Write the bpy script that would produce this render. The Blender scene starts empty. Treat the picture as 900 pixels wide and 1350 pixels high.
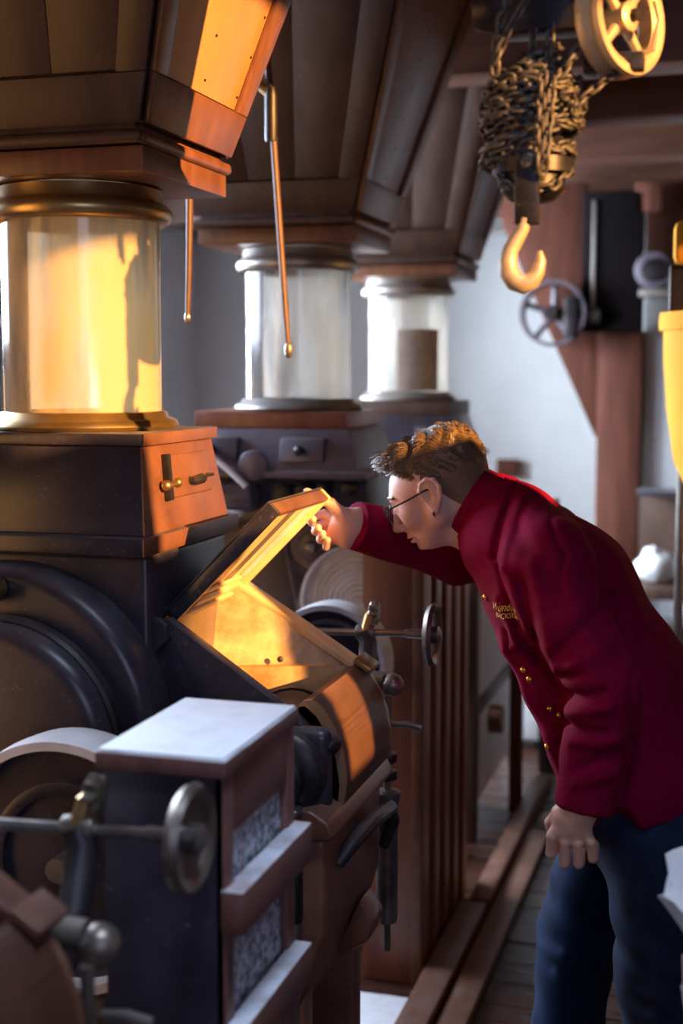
import bpy, bmesh, math, random
import numpy as np
from mathutils import Vector, Matrix, noise
from mathutils.bvhtree import BVHTree
random.seed(7)
scene = bpy.context.scene
col = scene.collection
R = math.radians
PI = math.pi

# ------------------------------------------------------------------ camera
cam_d = bpy.data.cameras.new('camera')
cam = bpy.data.objects.new('camera', cam_d); col.objects.link(cam)
cam_d.sensor_fit = 'VERTICAL'; cam_d.sensor_height = 36; cam_d.sensor_width = 24; cam_d.lens = 48
cam.location = (0, 0, 1.65); cam.rotation_euler = (R(90 - 5.87), 0, R(16.4))
cam_d.clip_start = 0.05
cam_d.dof.use_dof = True; cam_d.dof.focus_distance = 2.42; cam_d.dof.aperture_fstop = 2.4
scene.camera = cam

# ------------------------------------------------------------------ light
SUN_AZ, SUN_EL = R(-25), R(15)
w = bpy.data.worlds.new('sky'); scene.world = w; w.use_nodes = True
bg = w.node_tree.nodes['Background']; bg.inputs[0].default_value = (0.55, 0.58, 1.0, 1); bg.inputs[1].default_value = 0.065
sd = bpy.data.lights.new('sun', 'SUN'); sun = bpy.data.objects.new('sun', sd); col.objects.link(sun)
sd.energy = 19; sd.color = (1.0, 0.47, 0.13); sd.angle = R(0.6)
sv = Vector((-math.cos(SUN_EL) * math.cos(SUN_AZ), -math.cos(SUN_EL) * math.sin(SUN_AZ), -math.sin(SUN_EL)))
sun.rotation_euler = sv.to_track_quat('-Z', 'Y').to_euler()
def area(name, loc, target, sx, sy, power, color):
    d = bpy.data.lights.new(name, 'AREA'); d.shape = 'RECTANGLE'; d.size = sx; d.size_y = sy; d.energy = power; d.color = color
    o = bpy.data.objects.new(name, d); col.objects.link(o); o.location = loc
    o.rotation_euler = (Vector(target) - Vector(loc)).to_track_quat('-Z', 'Y').to_euler()
    return o
# daylight on the left: an assumed near opening, then the far window
area('window_or_added_light', (-3.40, 3.30, 2.38), (-0.6, 1.7, 1.2), 1.6, 1.3, 185, (0.66, 0.78, 1.0))  # added light at the assumed opening, for cool light on the tops
area('window_or_added_light', (-3.42, 5.35, 1.9), (0, 5.35, 1.9), 2.3, 1.5, 900, (0.80, 0.90, 1.0))
# added fill over the near mills
rl = area('top_fill', (-0.28, 1.18, 3.09), (-0.72, 1.55, 0.6), 0.6, 0.6, 6.8, (0.62, 0.76, 1.0)); rl.data.spread = R(58)
area('window_or_added_light', (0.9, -1.1, 2.2), (-0.7, 2.2, 1.0), 1.0, 1.2, 17, (0.60, 0.66, 1.0))  # added fill for assumed daylight behind the camera; no window is built there
vs = scene.view_settings
vs.view_transform = 'Standard'; vs.look = 'None'; vs.gamma = 1; vs.use_curve_mapping = False; vs.exposure = 0.0

# ------------------------------------------------------------------ materials
MATS = {}
def mat(name, c1, c2, rough=0.5, metal=0.0, scale=8, stretch=(1, 1, 1), bump=0.15, dust=0.0, detail=6, spec=0.5, contrast=(0.3, 0.7), bdist=0.004, sheen=0.0, rvar=0.1, dustcol=(0.62, 0.60, 0.62), speck=0.0, speckcol=(0.42, 0.40, 0.42)):
    m = bpy.data.materials.new(name); m.use_nodes = True; MATS[name] = m
    nt = m.node_tree; N = nt.nodes; L = nt.links
    p = N['Principled BSDF']
    tc = N.new('ShaderNodeTexCoord'); oi = N.new('ShaderNodeObjectInfo'); mp = N.new('ShaderNodeMapping')
    mul = N.new('ShaderNodeMath'); mul.operation = 'MULTIPLY'; mul.inputs[1].default_value = 37.0
    L.new(oi.outputs['Random'], mul.inputs[0]); L.new(mul.outputs[0], mp.inputs['Location'])
    mp.inputs['Scale'].default_value = stretch
    L.new(tc.outputs['Object'], mp.inputs['Vector'])
    n = N.new('ShaderNodeTexNoise'); n.inputs['Scale'].default_value = scale; n.inputs['Detail'].default_value = detail
    n.inputs['Roughness'].default_value = 0.62
    L.new(mp.outputs[0], n.inputs['Vector'])
    cr = N.new('ShaderNodeValToRGB'); cr.color_ramp.elements[0].position = contrast[0]; cr.color_ramp.elements[1].position = contrast[1]
    cr.color_ramp.elements[0].color = (*c1, 1); cr.color_ramp.elements[1].color = (*c2, 1)
    L.new(n.outputs['Fac'], cr.inputs[0])
    out = cr.outputs[0]
    rr = N.new('ShaderNodeMapRange'); rr.inputs['To Min'].default_value = rough - rvar; rr.inputs['To Max'].default_value = rough + rvar
    L.new(n.outputs['Fac'], rr.inputs['Value']); L.new(rr.outputs[0], p.inputs['Roughness'])
    if dust > 0:
        ge = N.new('ShaderNodeNewGeometry'); sx = N.new('ShaderNodeSeparateXYZ'); L.new(ge.outputs['Normal'], sx.inputs[0])
        d1 = N.new('ShaderNodeMapRange'); d1.inputs['From Min'].default_value = 0.35; d1.inputs['From Max'].default_value = 1.0
        L.new(sx.outputs['Z'], d1.inputs['Value'])
        n2 = N.new('ShaderNodeTexNoise'); n2.inputs['Scale'].default_value = 14; n2.inputs['Detail'].default_value = 5
        L.new(tc.outputs['Object'], n2.inputs['Vector'])
        d2 = N.new('ShaderNodeMapRange'); d2.inputs['From Min'].default_value = 0.35; d2.inputs['From Max'].default_value = 0.65; d2.inputs['To Max'].default_value = dust; d2.inputs['To Min'].default_value = dust * 0.35
        L.new(n2.outputs['Fac'], d2.inputs['Value'])
        mm = N.new('ShaderNodeMath'); mm.operation = 'MULTIPLY'; L.new(d1.outputs[0], mm.inputs[0]); L.new(d2.outputs[0], mm.inputs[1])
        mx = N.new('ShaderNodeMix'); mx.data_type = 'RGBA'
        L.new(mm.outputs[0], mx.inputs['Factor']); L.new(out, mx.inputs['A']); mx.inputs['B'].default_value = (*dustcol, 1)
        out = mx.outputs['Result']
    if speck > 0:                       # flour specks and rubbed patches
        n3 = N.new('ShaderNodeTexNoise'); n3.inputs['Scale'].default_value = 75; n3.inputs['Detail'].default_value = 4; n3.inputs['Roughness'].default_value = 0.7
        L.new(tc.outputs['Object'], n3.inputs['Vector'])
        s1 = N.new('ShaderNodeMapRange'); s1.inputs['From Min'].default_value = 0.60; s1.inputs['From Max'].default_value = 0.74
        L.new(n3.outputs['Fac'], s1.inputs['Value'])
        n4 = N.new('ShaderNodeTexNoise'); n4.inputs['Scale'].default_value = 6; n4.inputs['Detail'].default_value = 4
        L.new(mp.outputs[0], n4.inputs['Vector'])
        s2 = N.new('ShaderNodeMapRange'); s2.inputs['From Min'].default_value = 0.42; s2.inputs['From Max'].default_value = 0.66; s2.inputs['To Min'].default_value = 0.25; s2.inputs['To Max'].default_value = 1.0
        L.new(n4.outputs['Fac'], s2.inputs['Value'])
        sm_ = N.new('ShaderNodeMath'); sm_.operation = 'MULTIPLY'; L.new(s1.outputs[0], sm_.inputs[0]); L.new(s2.outputs[0], sm_.inputs[1])
        sm2 = N.new('ShaderNodeMath'); sm2.operation = 'MULTIPLY'; sm2.inputs[1].default_value = speck; L.new(sm_.outputs[0], sm2.inputs[0])
        mx2 = N.new('ShaderNodeMix'); mx2.data_type = 'RGBA'
        L.new(sm2.outputs[0], mx2.inputs['Factor']); L.new(out, mx2.inputs['A']); mx2.inputs['B'].default_value = (*speckcol, 1)
        out = mx2.outputs['Result']
    L.new(out, p.inputs['Base Color'])
    p.inputs['Metallic'].default_value = metal
    p.inputs['Specular IOR Level'].default_value = spec
    if sheen: p.inputs['Sheen Weight'].default_value = sheen; p.inputs['Sheen Roughness'].default_value = 0.4
    if bump:
        b = N.new('ShaderNodeBump'); b.inputs['Strength'].default_value = bump; b.inputs['Distance'].default_value = bdist
        L.new(n.outputs['Fac'], b.inputs['Height']); L.new(b.outputs[0], p.inputs['Normal'])
    return m
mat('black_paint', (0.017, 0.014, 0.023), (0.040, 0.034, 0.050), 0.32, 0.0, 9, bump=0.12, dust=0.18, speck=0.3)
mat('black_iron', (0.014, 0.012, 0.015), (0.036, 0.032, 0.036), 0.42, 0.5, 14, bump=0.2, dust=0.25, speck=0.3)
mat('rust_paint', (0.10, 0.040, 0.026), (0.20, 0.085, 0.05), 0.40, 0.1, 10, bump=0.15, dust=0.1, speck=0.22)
mat('steel', (0.20, 0.185, 0.18), (0.38, 0.355, 0.335), 0.33, 0.9, 16, bump=0.1, rvar=0.12)
mat('worn_steel', (0.11, 0.092, 0.08), (0.27, 0.23, 0.19), 0.40, 0.75, 20, bump=0.2)
mat('brass', (0.40, 0.27, 0.11), (0.55, 0.38, 0.16), 0.34, 0.9, 12, bump=0.08)
mat('gold_button', (0.75, 0.42, 0.07), (0.85, 0.52, 0.10), 0.28, 0.85, 12, bump=0)
mat('tin', (0.26, 0.25, 0.24), (0.40, 0.38, 0.35), 0.36, 0.7, 10, bump=0.1, dust=0.3)
mat('flour_iron', (0.42, 0.41, 0.42), (0.66, 0.65, 0.67), 0.6, 0.1, 12, bump=0.15, dust=0.7, dustcol=(0.80, 0.82, 0.86))
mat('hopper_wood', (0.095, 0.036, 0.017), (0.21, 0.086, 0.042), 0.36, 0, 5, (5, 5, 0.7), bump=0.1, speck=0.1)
mat('dark_or_shaded_wood', (0.030, 0.014, 0.009), (0.080, 0.038, 0.024), 0.5, 0, 4, (4, 4, 0.7), bump=0.12, speck=0.12)  # dark timber; also hopper fronts, where shade is put into the colour
mat('sunlit_panel_wood', (0.44, 0.195, 0.062), (0.56, 0.275, 0.095), 0.42, 0, 4, (3, 3, 0.7), bump=0.06)  # sunlit orange put into the panel colour of the first hopper
mat('red_wood', (0.13, 0.038, 0.020), (0.25, 0.085, 0.045), 0.38, 0, 5, (4, 4, 0.5), bump=0.1, dust=0.05, speck=0.12)
mat('guard_wood', (0.10, 0.042, 0.036), (0.19, 0.085, 0.07), 0.45, 0, 6, (5, 0.8, 5), bump=0.15, dust=0.95, dustcol=(0.72, 0.76, 0.84), speck=0.3)
mat('white_top', (0.72, 0.76, 0.82), (0.84, 0.88, 0.93), 0.55, 0, 18, bump=0.2, contrast=(0.25, 0.5), speck=0.75, speckcol=(0.30, 0.32, 0.37))
mat('kerb_wood', (0.095, 0.030, 0.012), (0.18, 0.064, 0.026), 0.45, 0, 5, (4, 0.5, 4), bump=0.12, dust=0.1, speck=0.25)
mat('beam_wood', (0.060, 0.022, 0.013), (0.15, 0.058, 0.034), 0.5, 0, 5, (0.5, 4, 4), bump=0.2)
mat('post_wood', (0.060, 0.020, 0.013), (0.125, 0.044, 0.029), 0.7, 0, 5, (4, 4, 0.5), bump=0.15, spec=0.15)
mat('floor_wood', (0.026, 0.009, 0.006), (0.080, 0.030, 0.018), 0.30, 0, 5, (0.6, 6, 6), bump=0.18, rvar=0.16, speck=0.35)
mat('ceiling_wood', (0.030, 0.014, 0.010), (0.075, 0.036, 0.025), 0.6, 0, 5, (5, 0.6, 5), bump=0.2)
mat('plaster', (0.60, 0.64, 0.69), (0.72, 0.76, 0.80), 0.85, 0, 2.2, bump=0.3, bdist=0.01, detail=8)
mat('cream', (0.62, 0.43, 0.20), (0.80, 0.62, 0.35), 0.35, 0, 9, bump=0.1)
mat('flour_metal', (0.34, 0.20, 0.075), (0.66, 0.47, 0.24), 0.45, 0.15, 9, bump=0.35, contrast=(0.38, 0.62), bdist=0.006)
mat('crimson_cloth', (0.155, 0.0008, 0.026), (0.215, 0.0015, 0.039), 0.85, 0, 60, bump=0.25, bdist=0.0012, rvar=0.03, spec=0.08)
mat('denim', (0.005, 0.011, 0.034), (0.016, 0.033, 0.085), 0.8, 0, 22, (1, 1, 0.5), bump=0.25, bdist=0.002, spec=0.2)
mat('skin', (0.68, 0.41, 0.33), (0.76, 0.48, 0.39), 0.45, 0, 18, bump=0.1, bdist=0.0015)
MATS['skin'].node_tree.nodes['Principled BSDF'].inputs['Subsurface Weight'].default_value = 0.12
MATS['skin'].node_tree.nodes['Principled BSDF'].inputs['Subsurface Radius'].default_value = (0.012, 0.004, 0.002)
mat('lip', (0.45, 0.17, 0.14), (0.5, 0.2, 0.16), 0.4, 0, 18, bump=0)
mat('hair', (0.075, 0.044, 0.024), (0.19, 0.125, 0.075), 0.42, 0, 30, bump=0.1, spec=0.6)
mat('stubble_hair', (0.13, 0.075, 0.045), (0.22, 0.13, 0.08), 0.6, 0, 160, bump=0.4, bdist=0.002)
mat('black_plastic', (0.012, 0.011, 0.012), (0.02, 0.018, 0.02), 0.25, 0, 10, bump=0)
mat('shoe_leather', (0.02, 0.015, 0.012), (0.04, 0.03, 0.024), 0.4, 0, 20, bump=0.1)
mat('thread', (0.78, 0.55, 0.08), (0.9, 0.66, 0.12), 0.5, 0, 200, bump=0.3)
mat('yellow_paint', (0.56, 0.25, 0.020), (0.64, 0.30, 0.028), 0.8, 0, 5, bump=0.06, spec=0.08)
mat('sack_cloth', (0.30, 0.25, 0.20), (0.46, 0.40, 0.34), 0.85, 0, 14, bump=0.3)
mat('paper_white', (0.66, 0.70, 0.76), (0.80, 0.83, 0.88), 0.6, 0, 10, bump=0.2)
mat('dark_rust', (0.050, 0.022, 0.014), (0.11, 0.050, 0.032), 0.5, 0.2, 20, bump=0.2)
mat('hood_metal', (0.22, 0.125, 0.065), (0.36, 0.215, 0.115), 0.36, 0.35, 10, bump=0.12, dust=0.1, speck=0.25)
mat('pale_iron', (0.62, 0.60, 0.62), (0.84, 0.82, 0.84), 0.6, 0.0, 12, bump=0.15)
mat('belt', (0.07, 0.06, 0.055), (0.12, 0.10, 0.09), 0.6, 0, 20, bump=0.2)
mat('rope', (0.60, 0.58, 0.55), (0.78, 0.76, 0.73), 0.8, 0, 60, bump=0.4)
mat('chain_iron', (0.05, 0.045, 0.042), (0.11, 0.10, 0.09), 0.45, 0.35, 60, bump=0.25, bdist=0.001)
mat('hook_steel', (0.40, 0.30, 0.19), (0.60, 0.47, 0.30), 0.42, 0.35, 18, bump=0.2)
mat('grey_machine', (0.075, 0.066, 0.092), (0.135, 0.118, 0.158), 0.42, 0.2, 9, bump=0.1, dust=0.35, speck=0.25)
mat('dark_void', (0.005, 0.004, 0.005), (0.009, 0.007, 0.008), 0.85, 0, 6, bump=0.05, spec=0.04)
mat('window_paint', (0.70, 0.72, 0.74), (0.78, 0.80, 0.82), 0.5, 0, 8, bump=0.05)

def mesh_panel_mat():
    m = mat('hammered_mesh', (0.12, 0.13, 0.17), (0.74, 0.80, 0.92), 0.5, 0.2, 95, bump=0.9, bdist=0.004, contrast=(0.40, 0.66), detail=3)
mesh_panel_mat()
def glass_tube_mat(nm, ca, cb, tmin, tmax):
    m = bpy.data.materials.new(nm); m.use_nodes = True; MATS[nm] = m
    nt = m.node_tree; N = nt.nodes; L = nt.links; N.clear()
    o = N.new('ShaderNodeOutputMaterial'); tc = N.new('ShaderNodeTexCoord')
    mp = N.new('ShaderNodeMapping'); mp.inputs['Scale'].default_value = (1, 1, 0.22); L.new(tc.outputs['Object'], mp.inputs[0])
    n = N.new('ShaderNodeTexNoise'); n.inputs['Scale'].default_value = 11; n.inputs['Detail'].default_value = 5; L.new(mp.outputs[0], n.inputs['Vector'])
    r = N.new('ShaderNodeMapRange'); r.inputs['From Min'].default_value = 0.36; r.inputs['From Max'].default_value = 0.58; r.inputs['To Min'].default_value = tmin; r.inputs['To Max'].default_value = tmax
    L.new(n.outputs['Fac'], r.inputs['Value'])
    cr = N.new('ShaderNodeValToRGB'); cr.color_ramp.elements[0].position = 0.35; cr.color_ramp.elements[1].position = 0.62
    cr.color_ramp.elements[0].color = (*ca, 1); cr.color_ramp.elements[1].color = (*cb, 1); L.new(n.outputs['Fac'], cr.inputs[0])
    df = N.new('ShaderNodeBsdfDiffuse'); tl = N.new('ShaderNodeBsdfTranslucent'); L.new(cr.outputs[0], df.inputs[0]); L.new(cr.outputs[0], tl.inputs[0])
    m1 = N.new('ShaderNodeMixShader'); m1.inputs[0].default_value = 0.55; L.new(df.outputs[0], m1.inputs[1]); L.new(tl.outputs[0], m1.inputs[2])
    tr = N.new('ShaderNodeBsdfTransparent'); tr.inputs[0].default_value = (0.96, 0.96, 0.93, 1)
    m2 = N.new('ShaderNodeMixShader'); L.new(r.outputs[0], m2.inputs[0]); L.new(tr.outputs[0], m2.inputs[1]); L.new(m1.outputs[0], m2.inputs[2])
    gl = N.new('ShaderNodeBsdfGlossy'); gl.inputs['Roughness'].default_value = 0.12
    fr = N.new('ShaderNodeFresnel'); fr.inputs[0].default_value = 1.5
    m3 = N.new('ShaderNodeMixShader'); L.new(fr.outputs[0], m3.inputs[0]); L.new(m2.outputs[0], m3.inputs[1]); L.new(gl.outputs[0], m3.inputs[2])
    L.new(m3.outputs[0], o.inputs[0])
glass_tube_mat('sunlit_dusty_glass', (0.82, 0.72, 0.54), (0.84, 0.60, 0.27), 0.30, 0.88)  # flour film with the sun's yellow put into its colour
glass_tube_mat('pale_dusty_glass', (0.60, 0.60, 0.61), (0.44, 0.39, 0.34), 0.18, 0.72)
def clear_glass_mat():
    m = bpy.data.materials.new('clear_glass'); m.use_nodes = True; MATS['clear_glass'] = m
    nt = m.node_tree; N = nt.nodes; L = nt.links; N.clear()
    o = N.new('ShaderNodeOutputMaterial'); tr = N.new('ShaderNodeBsdfTransparent'); gl = N.new('ShaderNodeBsdfGlossy'); gl.inputs['Roughness'].default_value = 0.05
    fr = N.new('ShaderNodeFresnel'); mx = N.new('ShaderNodeMixShader'); L.new(fr.outputs[0], mx.inputs[0]); L.new(tr.outputs[0], mx.inputs[1]); L.new(gl.outputs[0], mx.inputs[2]); L.new(mx.outputs[0], o.inputs[0])
clear_glass_mat()

# ------------------------------------------------------------------ mesh helpers
class MB:
    """collects shapes (world coordinates) that make ONE mesh object"""
    def __init__(s): s.v = []; s.f = []
    def add(s, v, f):
        b = len(s.v); s.v += [tuple(p) for p in v]; s.f += [tuple(i + b for i in q) for q in f]; return s
    def box(s, x0, x1, y0, y1, z0, z1):
        return s.add([(x0, y0, z0), (x1, y0, z0), (x1, y1, z0), (x0, y1, z0), (x0, y0, z1), (x1, y0, z1), (x1, y1, z1), (x0, y1, z1)],
                     [(0, 3, 2, 1), (4, 5, 6, 7), (0, 1, 5, 4), (1, 2, 6, 5), (2, 3, 7, 6), (3, 0, 4, 7)])
    def frustum(s, a, b):
        """a, b = (x0,x1,y0,y1,z)"""
        v = [(q[i], q[j], q[4]) for q in (a, b) for i, j in ((0, 2), (1, 2), (1, 3), (0, 3))]
        return s.add(v, [(0, 3, 2, 1), (4, 5, 6, 7), (0, 1, 5, 4), (1, 2, 6, 5), (2, 3, 7, 6), (3, 0, 4, 7)])
    def prism(s, pts, axis, a0, a1):
        """polygon pts in the plane across axis; for 'y' pts are (x,z), for 'x' (y,z), for 'z' (x,y)"""
        def P(p, a): return {'x': (a, p[0], p[1]), 'y': (p[0], a, p[1]), 'z': (p[0], p[1], a)}[axis]
        n = len(pts)
        v = [P(p, a0) for p in pts] + [P(p, a1) for p in pts]
        f = [tuple(range(n)), tuple(range(2 * n - 1, n - 1, -1))] + [(i, i + n, (i + 1) % n + n, (i + 1) % n) for i in range(n)]
        return s.add(v, f)
    def lathe(s, prof, c, axis='z', n=32, cap=True):
        """prof: list of (radius, offset along axis)"""
        k = len(prof); v = []; f = []
        for r, h in prof:
            for i in range(n):
                a = 2 * PI * i / n; p, q = r * math.cos(a), r * math.sin(a)
                v.append({'z': (c[0] + p, c[1] + q, c[2] + h), 'y': (c[0] + p, c[1] + h, c[2] + q), 'x': (c[0] + h, c[1] + p, c[2] + q)}[axis])
        for j in range(k - 1):
            for i in range(n):
                f.append((j * n + i, j * n + (i + 1) % n, (j + 1) * n + (i + 1) % n, (j + 1) * n + i))
        if cap: f.append(tuple(range(n - 1, -1, -1))); f.append(tuple((k - 1) * n + i for i in range(n)))
        return s.add(v, f)
    def tube(s, pts, r, n=10, close=False):
        pts = [Vector(p) for p in pts]; m = len(pts); rs = r if isinstance(r, (list, tuple)) else [r] * m
        v = []; f = []; ref = None
        for i, p in enumerate(pts):
            if close: t = (pts[(i + 1) % m] - pts[i - 1]).normalized()
            else: t = (pts[min(i + 1, m - 1)] - pts[max(i - 1, 0)]).normalized()
            if ref is None:
                ref = Vector((0, 0, 1)) if abs(t.z) < 0.9 else Vector((1, 0, 0))
            a = (ref - t * ref.dot(t)).normalized(); b = t.cross(a); ref = a
            for j in range(n):
                an = 2 * PI * j / n; v.append(p + (a * math.cos(an) + b * math.sin(an)) * rs[i])
        for i in range(m if close else m - 1):
            for j in range(n):
                f.append((i * n + j, i * n + (j + 1) % n, ((i + 1) % m) * n + (j + 1) % n, ((i + 1) % m) * n + j))
        if not close: f.append(tuple(range(n - 1, -1, -1))); f.append(tuple((m - 1) * n + j for j in range(n)))
        return s.add(v, f)
    def ball(s, c, r, n=16, sx=1, sy=1, sz=1):
        prof = [(max(r * math.sin(PI * i / 8), r * 0.02), -r * math.cos(PI * i / 8)) for i in range(9)]
        t = MB().lathe(prof, (0, 0, 0), 'z', n)
        return s.add([(c[0] + p[0] * sx, c[1] + p[1] * sy, c[2] + p[2] * sz) for p in t.v], t.f)
    def slab(s, A, B, C, D, s0, s1, t0, t1, off, th):
        """thick board on the bilinear patch A(s0t0) B(s1t0) C(s1t1) D(s0t1); off/th along the outward normal"""
        A, B, C, D = map(Vector, (A, B, C, D)); nrm = (B - A).cross(D - A).normalized()
        def P(a, b): return (A * (1 - a) + B * a) * (1 - b) + (D * (1 - a) + C * a) * b
        q = [P(s0, t0), P(s1, t0), P(s1, t1), P(s0, t1)]
        v = [p + nrm * off for p in q] + [p + nrm * (off + th) for p in q]
        return s.add(v, [(0, 3, 2, 1), (4, 5, 6, 7), (0, 1, 5, 4), (1, 2, 6, 5), (2, 3, 7, 6), (3, 0, 4, 7)])
    def build(s, name, m, parent=None, bevel=0.0, seg=2, ang=35, kind=None):
        org = Vector(parent['_o']) if parent is not None else None
        if org is None:
            xs = np.array(s.v); org = Vector((float((xs[:, 0].min() + xs[:, 0].max()) / 2), float((xs[:, 1].min() + xs[:, 1].max()) / 2), float(xs[:, 2].min())))
        me = bpy.data.meshes.new(name); me.from_pydata([tuple(Vector(p) - org) for p in s.v], [], s.f)
        bm = bmesh.new(); bm.from_mesh(me)
        bmesh.ops.recalc_face_normals(bm, faces=bm.faces)
        if bevel > 0:
            ed = [e for e in bm.edges if len(e.link_faces) == 2 and e.calc_face_angle(0) > R(32)]
            bmesh.ops.bevel(bm, geom=ed, offset=bevel, offset_type='OFFSET', segments=seg, affect='EDGES', clamp_overlap=True, profile=0.5)
        bm.to_mesh(me); bm.free()
        me.polygons.foreach_set('use_smooth', [True] * len(me.polygons)); me.set_sharp_from_angle(angle=R(ang))
        me.materials.append(MATS[m])
        o = bpy.data.objects.new(name, me); col.objects.link(o)
        o['_o'] = tuple(org)
        if parent is not None: o.parent = parent
        else: o.location = org
        if kind: o['kind'] = kind
        return o
def tag(o, label, cat, group=None, kind=None):
    o['label'] = label
    if cat: o['category'] = cat
    if group: o['group'] = group
    if kind: o['kind'] = kind
    return o
def thing(name, loc, label, cat, group=None):
    o = bpy.data.objects.new(name, None); col.objects.link(o); o.location = loc; o.empty_display_size = 0.05; o['_o'] = tuple(loc)
    return tag(o, label, cat, group)
def struct(o): o['kind'] = 'structure'; return o
def copy_tree(o, parent=None, shift=None):
    c = o.copy(); col.objects.link(c); c.parent = parent
    for ch in list(o.children): copy_tree(ch, c)
    return c
def arc(cx, cz, r, a0, a1, n): return [(cx + r * math.cos(R(a0 + (a1 - a0) * i / (n - 1))), cz + r * math.sin(R(a0 + (a1 - a0) * i / (n - 1)))) for i in range(n)]

# ================================================================== the room
fl = struct(MB().box(-3.3, 1.6, -1.2, 7.8, -0.12, -0.03).build('floor', 'ceiling_wood'))
y = -1.2
while y < 7.75:
    wd = 0.135 + random.uniform(-0.01, 0.012)
    MB().box(-3.3, 1.6, y + 0.002, y + wd - 0.002, -0.03, 0.0 - random.uniform(0, 0.003)).build('floor_plank', 'floor_wood', fl, 0.003, 1)
    y += wd
ce = struct(MB().box(-3.3, 1.6, -1.2, 7.8, 3.14, 3.22).build('ceiling', 'ceiling_wood'))
for i in range(20):
    x = -3.3 + i * 0.245
    MB().box(x + 0.003, x + 0.242, -1.2, 7.8, 3.10 + random.uniform(0, 0.006), 3.14).build('ceiling_board', 'ceiling_wood', ce, 0.004, 1)
for by, bz, bh in ((0.2, 2.60, 0.2), (4.18, 2.525, 0.21), (5.05, 2.53, 0.10), (5.75, 2.50, 0.12), (6.85, 2.42, 0.2)):
    MB().box(-3.3, 1.6, by - 0.09, by + 0.09, bz, 3.10).build('ceiling_beam', 'beam_wood', ce, 0.01)
wb = struct(MB().box(-3.3, 1.6, 7.65, 7.8, 0, 3.14).build('wall_back', 'plaster'))
# left wall with its window opening and an assumed, unseen one nearer by
WL = MB()
for a_, b_ in ((-1.2, 2.4), (4.1, 4.2), (6.5, 7.65)): WL.box(-3.3, -3.15, a_, b_, 0, 3.14)
for a_, b_, z_ in ((2.4, 4.1, 1.65), (4.2, 6.5, 1.15)): WL.box(-3.3, -3.15, a_, b_, 0, z_).box(-3.3, -3.15, a_, b_, 3.06 if a_ < 3 else 2.6, 3.14)
struct(WL.build('wall_left', 'plaster'))
wn = struct(MB().box(-3.27, -3.17, 4.2, 4.27, 1.15, 2.6).box(-3.27, -3.17, 6.43, 6.5, 1.15, 2.6).box(-3.27, -3.17, 4.27, 6.43, 1.15, 1.22).box(-3.27, -3.17, 4.27, 6.43, 2.53, 2.6).build('window_1', 'window_paint', None, 0.005))
MB().box(-3.3, -3.06, 4.12, 6.58, 1.11, 1.15).build('window_sill', 'window_paint', wn, 0.005)
for yy in (4.98, 5.71): MB().box(-3.25, -3.19, yy - 0.03, yy + 0.03, 1.22, 2.53).build('mullion', 'window_paint', wn, 0.004)
for y0, y1 in ((4.27, 4.95), (5.01, 5.68), (5.74, 6.43)):
    for z0, z1 in ((1.22, 1.86), (1.90, 2.53)): MB().box(-3.225, -3.219, y0, y1, z0, z1).build('pane', 'clear_glass', wn)
for y0, y1 in ((4.27, 4.95), (5.01, 5.68), (5.74, 6.43)): MB().box(-3.24, -3.2, y0, y1, 1.86, 1.90).build('glazing_bar', 'window_paint', wn)
# right wall (outside the picture): the sun comes through its near opening
WR = MB()
# (z0, z1, openings along y): unseen opening stepped to shape the sun patches, a second one for the funnel
for z0_, z1_, ops in ((0, 1.58, ()), (1.58, 1.78, ((1.165, 1.385),)), (1.78, 1.95, ((1.165, 1.385), (2.60, 3.05))), (1.95, 2.06, ((1.18, 1.46), (1.585, 1.90), (2.60, 3.05))),
                      (2.06, 2.12, ((0.94, 1.46), (1.585, 1.90), (2.60, 3.05))), (2.12, 2.30, ((0.94, 1.90), (2.60, 3.05))), (2.30, 2.50, ((0.81, 1.90), (2.60, 3.05))), (2.50, 2.68, ((0.81, 1.90),)),
                      (2.68, 3.08, ((1.04, 1.90),)), (3.08, 3.14, ())):
    ya = -1.2
    for o0, o1 in ops: WR.box(1.5, 1.65, ya, o0, z0_, z1_); ya = o1
    WR.box(1.5, 1.65, ya, 7.65, z0_, z1_)
struct(WR.build('wall_right', 'ceiling_wood'))

# ================================================================== sight glasses and hoppers
YC = (2.31, 3.59, 4.87); XC = -1.18
def sight_glass(yc, label, m='brass', gm='sunlit_dusty_glass'):
    t = thing('sight_glass', (XC, yc, 1.535), label, 'glass cylinder', 'glass cylinders on the roller mills')
    g = MB().lathe([(0.142, 1.56), (0.145, 1.56), (0.145, 1.935), (0.142, 1.935)], (XC, yc, 0), 'z', 64, False)
    g.build('glass', gm, t, ang=50)
    pr = [(0.135, 1.545), (0.170, 1.545), (0.176, 1.552), (0.172, 1.562), (0.158, 1.566), (0.154, 1.576), (0.147, 1.578), (0.138, 1.578)]
    MB().lathe(pr, (XC, yc, 0), 'z', 64, False).build('base_ring', m, t, ang=60)
    pr = [(0.140, 1.925), (0.150, 1.920)] + [(0.150 + 0.019 * math.sin(a), 1.935 - 0.019 * math.cos(a)) for a in np.linspace(0.3, PI - 0.3, 8)] + [(0.152, 1.958), (0.150, 1.978), (0.13, 1.978)]
    MB().lathe(pr, (XC, yc, 0), 'z', 64, False).build('top_ring', m, t, ang=60)
    return t
sight_glass(YC[0], 'tall glass cylinder with sunlit yellow right half and brass rings, on mill with open lid')
sight_glass(YC[1], 'glass cylinder with silvery streaks, standing on brown wooden cap', 'tin', 'pale_dusty_glass')
sight_glass(YC[2], 'glass cylinder with taped paper patch, farthest along the row of mills', 'tin', 'pale_dusty_glass')

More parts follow.
